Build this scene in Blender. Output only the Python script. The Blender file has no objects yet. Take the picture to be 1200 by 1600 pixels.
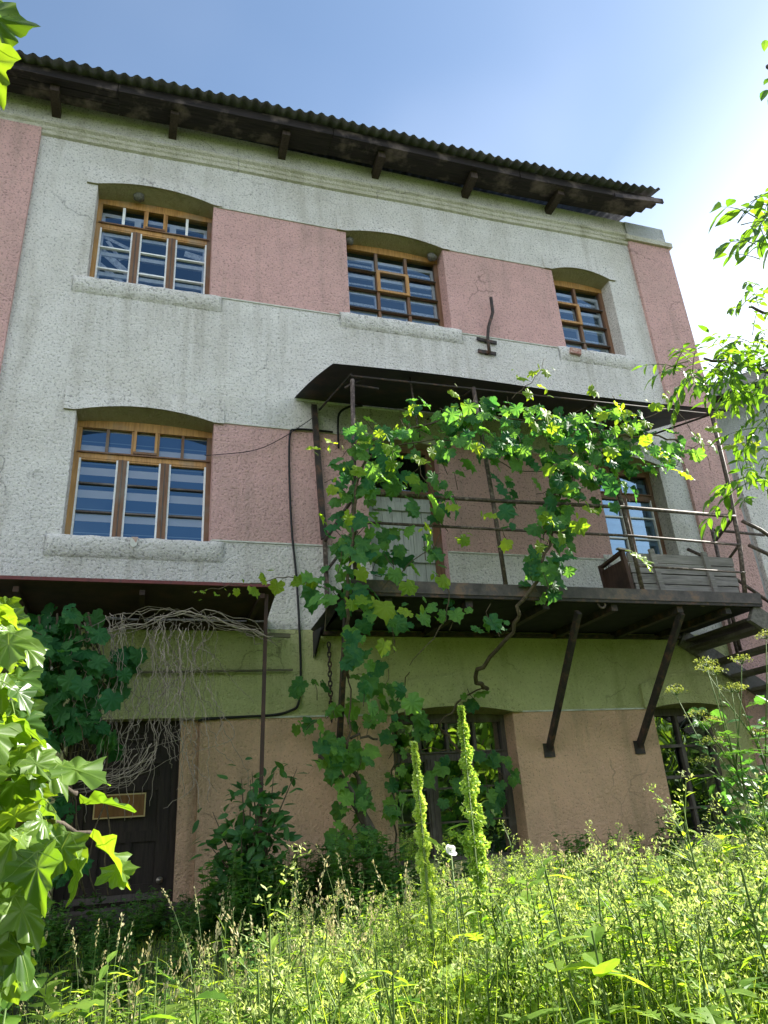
import bpy, math, random
from mathutils import Vector, Matrix
random.seed(7)
R = random.random
def U(a, b): return a + (b - a) * R()
rad = math.radians
S = bpy.context.scene
COL = S.collection

# ------------------------------------------------------------------ camera
EYE = Vector((0, -8.1, 1.45)); FPX = 1120.94
CM = Matrix(((0.95212181, -0.06196136, -0.2993741), (-0.29927546, -0.38889195, -0.87131926), (-0.06243605, 0.91919739, -0.38881602)))
cd = bpy.data.cameras.new('camera'); cam = bpy.data.objects.new('camera', cd); COL.objects.link(cam)
cam.matrix_world = Matrix.Translation(EYE) @ CM.to_4x4()
cd.sensor_fit = 'HORIZONTAL'; cd.sensor_width = 36; cd.lens = FPX / 1200 * 36; cd.clip_start = .05; cd.clip_end = 3000
S.camera = cam
def at(px, py, y):                       # photo position -> point on the vertical plane at depth y (metres)
    v = CM @ Vector((px - 600, 800 - py, -FPX)); return EYE + v * ((y - EYE.y) / v.y)

# ------------------------------------------------------------------ sky and sun
SUN_AZ, SUN_EL = 82.0, 38.0
w = bpy.data.worlds.new('World'); S.world = w; w.use_nodes = True
nt = w.node_tree; bg = nt.nodes['Background']; sk = nt.nodes.new('ShaderNodeTexSky')
sk.sky_type = 'NISHITA'; sk.sun_disc = False; sk.sun_elevation = rad(SUN_EL); sk.sun_rotation = rad(SUN_AZ)
sk.air_density = 1.0; sk.dust_density = 0.55; sk.ozone_density = 1.2; sk.altitude = 200
# bright broken cloud added behind the viewer, unseen, to light the facade, with a blue gap in it
def wn(t, **kw):
    n = nt.nodes.new(t)
    for a_, b_ in kw.items(): setattr(n, a_, b_)
    return n
tcw = wn('ShaderNodeTexCoord'); dirv = tcw.outputs['Generated']
def wmath(op, a_, b_=None, c_=None):
    n = wn('ShaderNodeMath', operation=op)
    for i_, v_ in enumerate((a_, b_, c_)):
        if v_ is None: continue
        if isinstance(v_, (int, float)): n.inputs[i_].default_value = v_
        else: nt.links.new(v_, n.inputs[i_])
    return n.outputs[0]
def wstep(v_, lo, hi):
    n = wn('ShaderNodeMapRange', interpolation_type='SMOOTHSTEP'); nt.links.new(v_, n.inputs[0]); n.inputs[1].default_value = lo; n.inputs[2].default_value = hi; return n.outputs[0]
sepw = wn('ShaderNodeSeparateXYZ'); nt.links.new(dirv, sepw.inputs[0])
dot = wn('ShaderNodeVectorMath', operation='DOT_PRODUCT'); nt.links.new(dirv, dot.inputs[0]); dot.inputs[1].default_value = (.26, -.72, .64)
nzw = wn('ShaderNodeTexNoise'); nzw.inputs['Scale'].default_value = 2.6; nzw.inputs['Detail'].default_value = 7; nzw.inputs['Roughness'].default_value = .6; nt.links.new(dirv, nzw.inputs['Vector'])
back = wstep(wmath('MULTIPLY', sepw.outputs[1], -1), .02, .30)
gap = wstep(wmath('ADD', dot.outputs['Value'], wmath('MULTIPLY', nzw.outputs[0], .16)), .83, .99)
cl = wmath('MULTIPLY', wmath('MULTIPLY', back, wmath('SUBTRACT', 1, gap)), wstep(nzw.outputs[0], .30, .52))
nzv = wn('ShaderNodeTexNoise'); nzv.inputs['Scale'].default_value = 1.7; nzv.inputs['Detail'].default_value = 3; nt.links.new(dirv, nzv.inputs['Vector'])
veil = wmath('MULTIPLY', wmath('ADD', .04, wmath('MULTIPLY', wstep(nzv.outputs[0], .40, .75), .12)), wmath('ADD', .55, wmath('MULTIPLY', wstep(sepw.outputs[0], .05, .75), .75)))
lowr = wmath('MULTIPLY', wmath('MULTIPLY', wstep(sepw.outputs[0], .35, .75), wmath('SUBTRACT', 1, wstep(sepw.outputs[2], .42, .85))), .75)
cl = wmath('MAXIMUM', cl, wmath('MAXIMUM', veil, lowr))
mxw = wn('ShaderNodeMix', data_type='RGBA'); nt.links.new(cl, mxw.inputs[0]); tnt = wn('ShaderNodeMix', data_type='RGBA', blend_type='MULTIPLY'); tnt.inputs[0].default_value = 1; nt.links.new(sk.outputs[0], tnt.inputs[6]); tnt.inputs[7].default_value = (.98, 1.08, 1.09, 1); nt.links.new(tnt.outputs[2], mxw.inputs[6]); mxw.inputs[7].default_value = (10.6, 10.9, 11.7, 1)
nt.links.new(mxw.outputs[2], bg.inputs[0]); bg.inputs[1].default_value = 0.056
sl = bpy.data.lights.new('sun', 'SUN'); so = bpy.data.objects.new('sun', sl); COL.objects.link(so)
sl.energy = 5.0; sl.angle = rad(0.55); sl.color = (1.0, .95, .86)
sd = Vector((math.sin(rad(SUN_AZ)) * math.cos(rad(SUN_EL)), math.cos(rad(SUN_AZ)) * math.cos(rad(SUN_EL)), math.sin(rad(SUN_EL))))
so.rotation_euler = sd.to_track_quat('Z', 'Y').to_euler(); so.location = (20, 8, 30)
S.view_settings.view_transform = 'Standard'; S.view_settings.look = 'None'; S.view_settings.gamma = 1
S.view_settings.exposure = 1.95
S.render.engine = 'CYCLES'
S.cycles.use_denoising = True; S.cycles.max_bounces = 8; S.cycles.transparent_max_bounces = 12
S.cycles.diffuse_bounces = 5; S.cycles.caustics_reflective = False; S.cycles.caustics_refractive = False
S.cycles.sample_clamp_indirect = 8

# ------------------------------------------------------------------ materials
MATS = {}
class N:
    def __init__(s, name):
        s.m = bpy.data.materials.new(name); s.m.use_nodes = True; s.t = s.m.node_tree; s.n = s.t.nodes; s.p = s.n['Principled BSDF']; MATS[name] = s.m
        s.out = s.n['Material Output']
        s.geo = s.n.new('ShaderNodeNewGeometry'); s.tc = s.n.new('ShaderNodeTexCoord')
        s.pos = s.geo.outputs['Position']
    def link(s, a, b): s.t.links.new(a, b)
    def add(s, typ, **kw):
        n = s.n.new(typ)
        for k, v in kw.items(): setattr(n, k, v)
        return n
    def mapped(s, scale, src=None):
        m = s.add('ShaderNodeMapping'); m.inputs['Scale'].default_value = scale; s.link(src or s.pos, m.inputs[0]); return m.outputs[0]
    def noise(s, scale, detail=4, rough=.55, vec=None):
        n = s.add('ShaderNodeTexNoise'); n.inputs['Scale'].default_value = scale; n.inputs['Detail'].default_value = detail; n.inputs['Roughness'].default_value = rough
        s.link(vec or s.pos, n.inputs['Vector']); return n.outputs['Fac']
    def ramp(s, fac, stops):
        r = s.add('ShaderNodeValToRGB'); e = r.color_ramp.elements
        while len(e) < len(stops): e.new(.5)
        for q, (p, c) in zip(e, stops): q.position = p; q.color = (*c, 1) if len(c) == 3 else c
        s.link(fac, r.inputs[0]); return r.outputs[0]
    def mix(s, fac, a, b, mode='MIX'):
        n = s.add('ShaderNodeMix', data_type='RGBA', blend_type=mode)
        for k, v in ((0, fac), (6, a), (7, b)):
            if isinstance(v, (int, float)): n.inputs[k].default_value = v
            elif isinstance(v, tuple): n.inputs[k].default_value = (*v, 1)
            else: s.link(v, n.inputs[k])
        return n.outputs[2]
    def bump(s, h, strength, dist, prev=None):
        b = s.add('ShaderNodeBump'); b.inputs['Strength'].default_value = strength; b.inputs['Distance'].default_value = dist
        s.link(h, b.inputs['Height'])
        if prev: s.link(prev, b.inputs['Normal'])
        return b.outputs[0]
    def fin(s, col=None, rough=.8, normal=None, spec=.3, metal=0):
        if col is not None:
            if isinstance(col, tuple): s.p.inputs['Base Color'].default_value = (*col, 1)
            else: s.link(col, s.p.inputs['Base Color'])
        s.p.inputs['Roughness'].default_value = rough; s.p.inputs['Specular IOR Level'].default_value = spec; s.p.inputs['Metallic'].default_value = metal
        if normal: s.link(normal, s.p.inputs['Normal'])
        return s.m
def k(c, f): return tuple(x * f for x in c)

def stucco(name, c, pit=.38, amt=.62, stain=(.30, .29, .24)):
    s = N(name)
    big = s.noise(.55, 6, .65); mid = s.noise(3.2, 5, .6)
    streak = s.noise(1.0, 5, .6, s.mapped((3.2, 3.2, .35)))
    base = s.ramp(mid, [(.25, k(c, .88)), (.55, c), (.8, k(c, 1.07))])
    base = s.mix(s.ramp(big, [(.46, (0, 0, 0)), (.68, (.45, .45, .45))]), base, stain)
    base = s.mix(s.ramp(streak, [(.53, (0, 0, 0)), (.68, (.42, .42, .42))]), base, k(stain, .8))
    if name == 'stucco_grey':
        sp = s.add('ShaderNodeSeparateXYZ'); s.link(s.pos, sp.inputs[0]); tot = None
        def mr(v, lo, hi, t0=0, t1=1):
            n = s.add('ShaderNodeMapRange'); s.link(v, n.inputs[0]); n.inputs[1].default_value = lo; n.inputs[2].default_value = hi; n.inputs[3].default_value = t0; n.inputs[4].default_value = t1; return n.outputs[0]
        def mm(op, u, v):
            n = s.add('ShaderNodeMath', operation=op)
            for q_, w_ in enumerate((u, v)):
                if isinstance(w_, (int, float)): n.inputs[q_].default_value = w_
                else: s.link(w_, n.inputs[q_])
            return n.outputs[0]
        for (xa, xb, zt, ln) in ((-1.25, .68, 7.93, 1.1), (2.3, 4.25, 7.95, .9), (5.9, 7.35, 7.9, .9), (-1.2, .78, 4.30, .7)):
            bx = mm('MULTIPLY', mr(sp.outputs[0], xa, xa + .25), mr(sp.outputs[0], xb, xb - .25)); bz = mm('MULTIPLY', mr(sp.outputs[2], zt - ln, zt), mr(sp.outputs[2], zt + .02, zt))
            q = mm('MULTIPLY', bx, bz); tot = q if tot is None else mm('MAXIMUM', tot, q)
        st_ = s.ramp(s.noise(1.0, 5, .65, s.mapped((6.5, 6.5, .4))), [(.40, (0, 0, 0)), (.60, (1, 1, 1))])
        base = s.mix(mm('MULTIPLY', mm('MULTIPLY', tot, st_), .36), base, (.30, .28, .21))
    g = s.noise(34, 4, .68); g2 = s.noise(19, 3, .7)
    pits = s.ramp(g, [(pit - .05, (1, 1, 1)), (pit + .03, (0, 0, 0))])
    pf = s.add('ShaderNodeMath', operation='MULTIPLY'); s.link(pits, pf.inputs[0]); pf.inputs[1].default_value = amt
    base = s.mix(pf.outputs[0], base, k(c, .28)); lum = s.ramp(s.noise(27, 3, .6), [(.56, (0, 0, 0)), (.66, (.35, .35, .35))]); base = s.mix(lum, base, k(c, 1.18))
    dv = s.add('ShaderNodeVectorMath', operation='ADD'); nv = s.add('ShaderNodeTexNoise'); nv.inputs['Scale'].default_value = 2.5; nv.inputs['Detail'].default_value = 5; s.link(s.pos, nv.inputs['Vector'])
    sc_ = s.add('ShaderNodeVectorMath', operation='SCALE'); s.link(nv.outputs['Color'], sc_.inputs[0]); sc_.inputs['Scale'].default_value = .55; s.link(s.pos, dv.inputs[0]); s.link(sc_.outputs[0], dv.inputs[1])
    vo = s.add('ShaderNodeTexVoronoi', feature='DISTANCE_TO_EDGE'); vo.inputs['Scale'].default_value = .55; s.link(dv.outputs[0], vo.inputs['Vector'])
    ck = s.ramp(vo.outputs['Distance'], [(.0, (1, 1, 1)), (.0065, (0, 0, 0))]); cm = s.ramp(s.noise(.8, 2, .5), [(.54, (0, 0, 0)), (.62, (.6, .6, .6))])
    cx = s.add('ShaderNodeMath', operation='MULTIPLY'); s.link(ck, cx.inputs[0]); s.link(cm, cx.inputs[1]); base = s.mix(cx.outputs[0], base, k(c, .22))
    blot = s.ramp(s.noise(7.5, 4, .7), [(.60, (0, 0, 0)), (.70, (.28, .28, .28))]); base = s.mix(blot, base, k(stain, .75))
    n1 = s.bump(g2, .9, .03); n2 = s.bump(g, 1.0, .03, n1); n3 = s.bump(s.noise(110, 2, .6), .5, .004, n2)
    return s.fin(base, .93, n3, .12)
stucco('stucco_grey', (.78, .755, .715), .425, .72, (.52, .48, .40))
stucco('stucco_pink', (.70, .435, .405), .425, .66, (.47, .34, .29))
stucco('stucco_bounce_tint', (.60, .61, .31), .39, .6, (.32, .34, .12))  # green light bounced off the weeds is painted into this wall colour
stucco('stucco_tan', (.78, .50, .34), .39, .6, (.44, .33, .2))
stucco('stucco_side', (.52, .53, .53), .36, .35)
stucco('soffit_bounce_tint', (.42, .38, .24), .36, .5, (.24, .23, .11))  # undersides: olive light from the greenery below, put into the colour
stucco('stucco_cornice', (.66, .63, .52), .38, .5, (.36, .34, .2))
s = N('trim_white'); s.fin(s.ramp(s.noise(9, 4), [(.3, (.42, .42, .36)), (.7, (.72, .72, .66))]), .9, s.bump(s.noise(60, 3), .6, .004))

def wood(name, c1, c2, c3, scale=(14, 14, 1.2), rough=.7, weather=.5, spec=.25):
    s = N(name)
    g = s.noise(3.0, 6, .65, s.mapped(scale)); b = s.noise(2.2, 4, .6)
    base = s.ramp(g, [(.3, c1), (.6, c2)])
    base = s.mix(s.ramp(b, [(weather, (0, 0, 0)), (weather + .16, (.8, .8, .8))]), base, c3)
    return s.fin(base, rough, s.bump(g, .5, .004), spec)
wood('varnished_wood', (.30, .14, .04), (.52, .28, .09), (.34, .24, .15), weather=.52, rough=.5, spec=.4)
wood('frame_brown', (.13, .068, .04), (.22, .12, .07), (.20, .16, .13), weather=.5, rough=.6)
wood('dark_frame', (.06, .052, .048), (.12, .10, .09), (.20, .18, .165), weather=.50)
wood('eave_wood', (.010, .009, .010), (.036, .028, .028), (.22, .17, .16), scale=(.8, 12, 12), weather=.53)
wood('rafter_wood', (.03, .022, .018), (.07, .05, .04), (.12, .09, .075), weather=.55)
wood('grey_planks', (.13, .12, .115), (.30, .28, .27), (.20, .19, .18), scale=(1.0, 12, 14), weather=.5, rough=.85)
wood('brown_board', (.05, .028, .02), (.09, .05, .036), (.03, .02, .016), weather=.5)
wood('door_wood', (.020, .015, .013), (.042, .030, .026), (.065, .052, .045), weather=.60, rough=.6)
wood('balcony_door_paint', (.30, .32, .30), (.46, .48, .45), (.24, .25, .22), weather=.54)
wood('stair_wood', (.06, .055, .05), (.17, .155, .14), (.10, .09, .08), scale=(8, 1.2, 8), weather=.5)
wood('lath_wood', (.10, .09, .06), (.2, .18, .12), (.1, .1, .06), scale=(1.2, 10, 10), weather=.5)

s = N('white_paint'); s.fin(s.ramp(s.noise(20, 4), [(.3, (.74, .76, .78)), (.6, (.9, .9, .9))]), .55)
s = N('slate_roof')
s.fin(s.ramp(s.noise(5, 6, .65), [(.3, (.12, .12, .135)), (.6, (.24, .24, .26)), (.75, (.17, .18, .17))]), .95, s.bump(s.noise(50, 3), .4, .004), .1)
def metal(name, c1, c2, c3, rough=.55, sc=14):
    s = N(name); f = s.noise(sc, 6, .7)
    return s.fin(s.ramp(f, [(.34, c1), (.52, c2), (.66, c3)]), rough, s.bump(f, .4, .003), .4)
metal('rail_steel', (.04, .030, .026), (.085, .060, .048), (.22, .18, .15), .72, 22)
metal('dark_steel', (.018, .016, .016), (.04, .032, .028), (.13, .065, .04), .7, 9)
metal('black_sheet', (.010, .011, .014), (.022, .022, .026), (.075, .045, .034), .6, 2.6)
metal('beam_steel', (.045, .038, .037), (.09, .075, .072), (.20, .12, .08), .7, 5)
metal('red_edge', (.10, .025, .025), (.16, .035, .035), (.08, .03, .03), .6)
metal('canopy_rust', (.022, .014, .012), (.045, .026, .02), (.07, .035, .025), .8, 3)
s = N('black_rubber'); s.fin((.012, .012, .013), .5)
s = N('deck'); s.fin(s.ramp(s.noise(6, 4), [(.3, (.014, .015, .018)), (.7, (.03, .03, .033))]), .9)
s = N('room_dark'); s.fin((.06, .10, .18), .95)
s = N('brick_patch'); s.fin(s.ramp(s.noise(14, 4), [(.35, (.30, .13, .10)), (.65, (.55, .42, .36))]), .9, s.bump(s.noise(40, 3), .8, .01))
s = N('plaque'); s.fin(s.ramp(s.noise(5, 5, .7, s.mapped((6, 1, 1))), [(.3, (.13, .055, .02)), (.7, (.24, .105, .035))]), .35, None, .5)
s = N('plaque_edge'); s.fin((.55, .42, .2), .5)
s = N('lock_metal'); s.fin((.25, .23, .19), .4, None, .5, .8)
s = N('mud'); s.fin(s.ramp(s.noise(30, 4), [(.3, (.10, .10, .09)), (.7, (.24, .23, .2))]), .95, s.bump(s.noise(50, 3), .8, .01))
s = N('lace'); s.fin(s.ramp(s.noise(30, 3), [(.4, (.45, .48, .55)), (.6, (.75, .77, .8))]), .9)
s = N('cloth'); s.fin(s.ramp(s.noise(2.2, 4), [(.35, (.30, .33, .38)), (.65, (.75, .76, .78))]), .9, s.bump(s.noise(6, 2), .4, .03))
# zebra blind: bands of pale cloth and dark gauze
s = N('zebra_cloth')
sep = s.add('ShaderNodeSeparateXYZ'); s.link(s.pos, sep.inputs[0])
m1 = s.add('ShaderNodeMath', operation='MULTIPLY_ADD'); s.link(sep.outputs[2], m1.inputs[0]); m1.inputs[1].default_value = 1 / .30; m1.inputs[2].default_value = .16
m2 = s.add('ShaderNodeMath', operation='FRACT'); s.link(m1.outputs[0], m2.inputs[0])
wv = s.ramp(m2.outputs[0], [(0, (.03, .08, .19)), (.28, (.03, .08, .19)), (.285, (.86, .80, .80)), (.62, (.86, .80, .80)), (.625, (.03, .08, .19)), (.78, (.04, .09, .2)), (.785, (.30, .40, .50)), (.83, (.03, .08, .19))])
s.fin(wv, .9)
def glass(name, tint, f0, gcol):
    s = N(name); s.n.remove(s.p)
    tr = s.add('ShaderNodeBsdfTransparent'); tr.inputs[0].default_value = (*tint, 1)
    gl = s.add('ShaderNodeBsdfGlossy'); gl.inputs['Roughness'].default_value = .015; gl.inputs['Color'].default_value = (*gcol, 1)
    s.link(s.bump(s.noise(2.2, 1, .4), .25, .02), gl.inputs['Normal'])
    lw = s.add('ShaderNodeLayerWeight'); lw.inputs[0].default_value = .45
    ma = s.add('ShaderNodeMath', operation='MULTIPLY_ADD'); s.link(lw.outputs['Fresnel'], ma.inputs[0]); ma.inputs[1].default_value = .75; ma.inputs[2].default_value = f0; ma.use_clamp = True
    mx = s.add('ShaderNodeMixShader'); s.link(ma.outputs[0], mx.inputs[0]); s.link(tr.outputs[0], mx.inputs[1]); s.link(gl.outputs[0], mx.inputs[2])
    s.link(mx.outputs[0], s.out.inputs[0])
glass('window_glass', (.55, .72, .95), .24, (.52, .78, 1.0))
glass('clear_glass', (.92, .95, 1.0), .09, (.50, .76, 1.0))
glass('dusty_glass', (.55, .6, .6), .22, (.80, .92, .95))

def leaf(name, c1, c2, tcol, trans=.45, gloss=.35, rough=.42, under=1.25):
    s = N(name)
    ri = s.geo.outputs['Random Per Island']
    oi = s.add('ShaderNodeObjectInfo')
    nz = s.noise(14, 3, .6)
    a0 = s.add('ShaderNodeMath', operation='MULTIPLY_ADD'); s.link(oi.outputs['Random'], a0.inputs[0]); a0.inputs[1].default_value = .8; s.link(nz, a0.inputs[2]); a1 = s.add('ShaderNodeMath', operation='SUBTRACT'); s.link(a0.outputs[0], a1.inputs[0]); a1.inputs[1].default_value = .4; a = s.add('ShaderNodeMath', operation='ADD'); s.link(ri, a.inputs[0]); s.link(a1.outputs[0], a.inputs[1])
    b = s.add('ShaderNodeMath', operation='MULTIPLY_ADD'); s.link(a.outputs[0], b.inputs[0]); b.inputs[1].default_value = .6; b.inputs[2].default_value = -.1
    col = s.ramp(b.outputs[0], [(.1, c1), (.9, c2)])
    s.fin(col, rough, None, gloss)
    hsv = s.mix(1.0, col, tcol, 'MULTIPLY')
    tl = s.add('ShaderNodeBsdfTranslucent'); s.link(hsv, tl.inputs[0])
    mx = s.add('ShaderNodeMixShader'); mx.inputs[0].default_value = trans
    s.link(s.p.outputs[0], mx.inputs[1]); s.link(tl.outputs[0], mx.inputs[2]); s.link(mx.outputs[0], s.out.inputs[0])
leaf('vine_leaf', (.03, .12, .05), (.17, .34, .07), (3.2, 2.9, .9), .42, .12, .55)
leaf('vine_young', (.10, .22, .02), (.24, .34, .04), (2.6, 2.3, .7), .55, .15, .5)
leaf('leaf_vein', (.14, .22, .06), (.2, .28, .09), (2.6, 2.4, .9), .4, .1, .6)
leaf('maple_leaf', (.02, .07, .012), (.11, .185, .028), (3.6, 3.1, .7), .44, .4, .36)
leaf('hop_leaf', (.02, .10, .03), (.07, .19, .05), (2.7, 2.6, .9), .35, .15, .5)
leaf('ash_leaf', (.045, .115, .018), (.10, .19, .03), (4.2, 3.6, .9), .5, .4)
leaf('weed_leaf', (.07, .16, .025), (.22, .32, .06), (3.0, 2.7, .8), .5, .18, .5)
leaf('weed_dark', (.035, .11, .03), (.09, .20, .045), (2.6, 2.5, .8), .4, .3)
leaf('weed_flower', (.24, .33, .08), (.48, .54, .22), (1.5, 1.5, 1.0), .4, .2, .6)
leaf('grass_blade', (.09, .17, .025), (.24, .32, .07), (2.8, 2.5, .8), .48, .4)
leaf('grass_seed', (.34, .31, .16), (.62, .55, .34), (1.3, 1.25, 1.0), .35, .2, .6)
leaf('dock_seed', (.20, .34, .06), (.52, .62, .22), (1.9, 1.8, .8), .4, .3, .5)
leaf('dill_flower', (.14, .20, .04), (.34, .36, .10), (1.4, 1.4, .8), .35, .2, .6)
leaf('shrub_leaf', (.025, .10, .03), (.08, .19, .05), (2.6, 2.6, .9), .35, .3)
leaf('white_petal', (.75, .75, .72), (.85, .85, .82), (1.1, 1.1, 1.1), .3, .2)
s = N('bark'); s.fin(s.ramp(s.noise(20, 5, .6, s.mapped((1, 1, .25))), [(.3, (.05, .04, .03)), (.7, (.14, .115, .09))]), .95, s.bump(s.noise(30, 4), .7, .01))
s = N('vine_stem'); s.fin(s.ramp(s.noise(25, 4), [(.3, (.05, .04, .025)), (.7, (.13, .10, .06))]), .9)
s = N('green_stem'); s.fin(s.ramp(s.noise(12, 3), [(.3, (.05, .10, .02)), (.7, (.13, .19, .05))]), .7)
s = N('dead_twig'); s.fin(s.ramp(s.noise(18, 4), [(.3, (.17, .14, .11)), (.7, (.40, .34, .28))]), .9)
s = N('ground'); s.fin(s.ramp(s.noise(1.5, 8, .7), [(.35, (.05, .045, .025)), (.55, (.045, .07, .02)), (.75, (.07, .10, .03))]), .95, s.bump(s.noise(12, 5), .8, .05))

# ------------------------------------------------------------------ mesh builder
class MB:
    def __init__(s): s.v = []; s.f = []; s.mi = []; s.mn = []; s.sm = []
    def m(s, name):
        if name not in s.mn: s.mn.append(name)
        return s.mn.index(name)
    def poly(s, pts, mat, smooth=False):
        b = len(s.v); s.v += [tuple(p) for p in pts]; s.f.append(tuple(range(b, b + len(pts)))); s.mi.append(s.m(mat)); s.sm.append(smooth)
    def raw(s, vs, fs, mat, smooth=True):
        b = len(s.v); s.v += [tuple(p) for p in vs]; q = s.m(mat)
        for f in fs: s.f.append(tuple(i + b for i in f)); s.mi.append(q); s.sm.append(smooth)
    def box(s, x0, x1, y0, y1, z0, z1, mat, M=None):
        vs = [Vector(p) for p in ((x0, y0, z0), (x1, y0, z0), (x1, y1, z0), (x0, y1, z0), (x0, y0, z1), (x1, y0, z1), (x1, y1, z1), (x0, y1, z1))]
        if M: vs = [M @ p for p in vs]
        s.raw(vs, [(0, 3, 2, 1), (4, 5, 6, 7), (0, 1, 5, 4), (1, 2, 6, 5), (2, 3, 7, 6), (3, 0, 4, 7)], mat, False)
    def bar(s, a, b, w, h, mat, up=(0, 0, 1)):      # rectangular bar from a to b
        a = Vector(a); b = Vector(b); d = (b - a); L = d.length; d.normalize(); u = Vector(up)
        if abs(u.dot(d)) > .98: u = Vector((0, 1, 0))
        r = d.cross(u).normalized(); u = r.cross(d)
        M = Matrix((( r.x, d.x, u.x, a.x), (r.y, d.y, u.y, a.y), (r.z, d.z, u.z, a.z), (0, 0, 0, 1)))
        s.box(-w / 2, w / 2, 0, L, -h / 2, h / 2, mat, M)
    def tube(s, pts, rs, mat, n=6, cap=True):
        pts = [Vector(p) for p in pts]
        if not hasattr(rs, '__len__'): rs = [rs] * len(pts)
        vs = []; fs = []; u = None
        for i, p in enumerate(pts):
            d = (pts[min(i + 1, len(pts) - 1)] - pts[max(i - 1, 0)])
            if d.length < 1e-9: d = Vector((0, 0, 1))
            d.normalize()
            if u is None: u = d.orthogonal().normalized()
            else:
                u = u - d * u.dot(d)
                u = u.normalized() if u.length > 1e-6 else d.orthogonal().normalized()
            b = d.cross(u)
            for j in range(n):
                a = 2 * math.pi * j / n; vs.append(p + (u * math.cos(a) + b * math.sin(a)) * rs[i])
        for i in range(len(pts) - 1):
            for j in range(n): fs.append((i * n + j, i * n + (j + 1) % n, (i + 1) * n + (j + 1) % n, (i + 1) * n + j))
        if cap: fs += [tuple(range(n - 1, -1, -1)), tuple((len(pts) - 1) * n + j for j in range(n))]
        s.raw(vs, fs, mat, True)
    def leaf(s, p, d, nrm, size, tpl, mat, droop=.25, fold=.15, wid=1.0):
        p = Vector(p); d = Vector(d).normalized(); n = Vector(nrm); n = n - d * n.dot(d)
        if n.length < 1e-4: n = d.orthogonal()
        n.normalize(); b = d.cross(n); c, out = tpl
        def P(x, y): return p + (b * (x * wid) + d * y + n * (fold * abs(x) - droop * y * y)) * size
        vs = [P(*c)] + [P(x, y) for x, y in out]; L = len(out)
        s.raw(vs, [(0, i + 1, (i + 1) % L + 1) for i in range(L)], mat, False)
    def bigleaf(s, p, d, nrm, size, tpl, mat, droop=.25, fold=.15, wid=1.0, vein=()):
        p = Vector(p); d = Vector(d).normalized(); n = Vector(nrm); n = n - d * n.dot(d)
        if n.length < 1e-4: n = d.orthogonal()
        n.normalize(); b = d.cross(n); (cx, cy), out = tpl; ph = R() * 6.28; cp = U(-.5, .5)
        def P(x, y): return p + (b * (x * wid) + d * y + n * (fold * abs(x) - droop * y * y + .05 * math.sin(9 * math.atan2(x, y - cy) + ph) * math.hypot(x, y - cy) * 2 + cp * x * x)) * size
        dense = []
        for i in range(len(out)):
            (x0, y0), (x1, y1) = out[i], out[(i + 1) % len(out)]
            dense.append((x0, y0)); mx, my = (x0 + x1) / 2, (y0 + y1) / 2; k_ = 1.04 if i % 2 else .95; dense.append((mx * k_ + cx * (1 - k_), my * k_ + cy * (1 - k_)))
        L = len(dense); vs = [P(cx, cy)]
        for f_ in (.35, .7, 1.0): vs += [P(cx + (x - cx) * f_, cy + (y - cy) * f_) for x, y in dense]
        fs = [(0, i + 1, (i + 1) % L + 1) for i in range(L)]
        for k_ in (0, 1): fs += [(1 + k_ * L + i, 1 + (k_ + 1) * L + i, 1 + (k_ + 1) * L + (i + 1) % L, 1 + k_ * L + (i + 1) % L) for i in range(L)]
        s.raw(vs, fs, mat, True)
        if vein:
            lift = n * (.012 * size)
            for (x, y) in vein:
                q0, q1 = (0, .02), (x, y); dx, dy = q1[0] - q0[0], q1[1] - q0[1]; L_ = math.hypot(dx, dy); ux, uy = -dy / L_ * .014, dx / L_ * .014; V_ = []
                for t in (0, .25, .5, .75, 1):
                    w_ = 1 - .75 * t; px_, py_ = q0[0] + dx * t, q0[1] + dy * t; V_ += [P(px_ + ux * w_, py_ + uy * w_) + lift, P(px_ - ux * w_, py_ - uy * w_) + lift]
                s.raw(V_, [(2 * i, 2 * i + 1, 2 * i + 3, 2 * i + 2) for i in range(4)], 'leaf_vein', True)
    def build(s, name, parent=None, org=None):
        me = bpy.data.meshes.new(name)
        o3 = Vector(org) if org else Vector((0, 0, 0))
        me.from_pydata([(x - o3.x, y - o3.y, z - o3.z) for x, y, z in s.v], [], s.f)
        for n in s.mn: me.materials.append(MATS[n])
        me.polygons.foreach_set('material_index', s.mi); me.polygons.foreach_set('use_smooth', s.sm); me.update()
        o = bpy.data.objects.new(name, me); COL.objects.link(o)
        if parent: o.parent = parent
        elif org: o.location = o3
        return o
def tag(o, label=None, cat=None, group=None, kind=None):
    for a, b in (('label', label), ('category', cat), ('group', group), ('kind', kind)):
        if b: o[a] = b
    return o
def thing(name, label, cat, loc=(0, 0, 0), group=None):
    o = bpy.data.objects.new(name, None); COL.objects.link(o); o.location = loc; o.empty_display_size = .1
    return tag(o, label, cat, group)
def copy_tree(o, parent=None):
    c = o.copy(); COL.objects.link(c)
    if parent: c.parent = parent
    for ch in list(o.children): copy_tree(ch, c)
    return c

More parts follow.
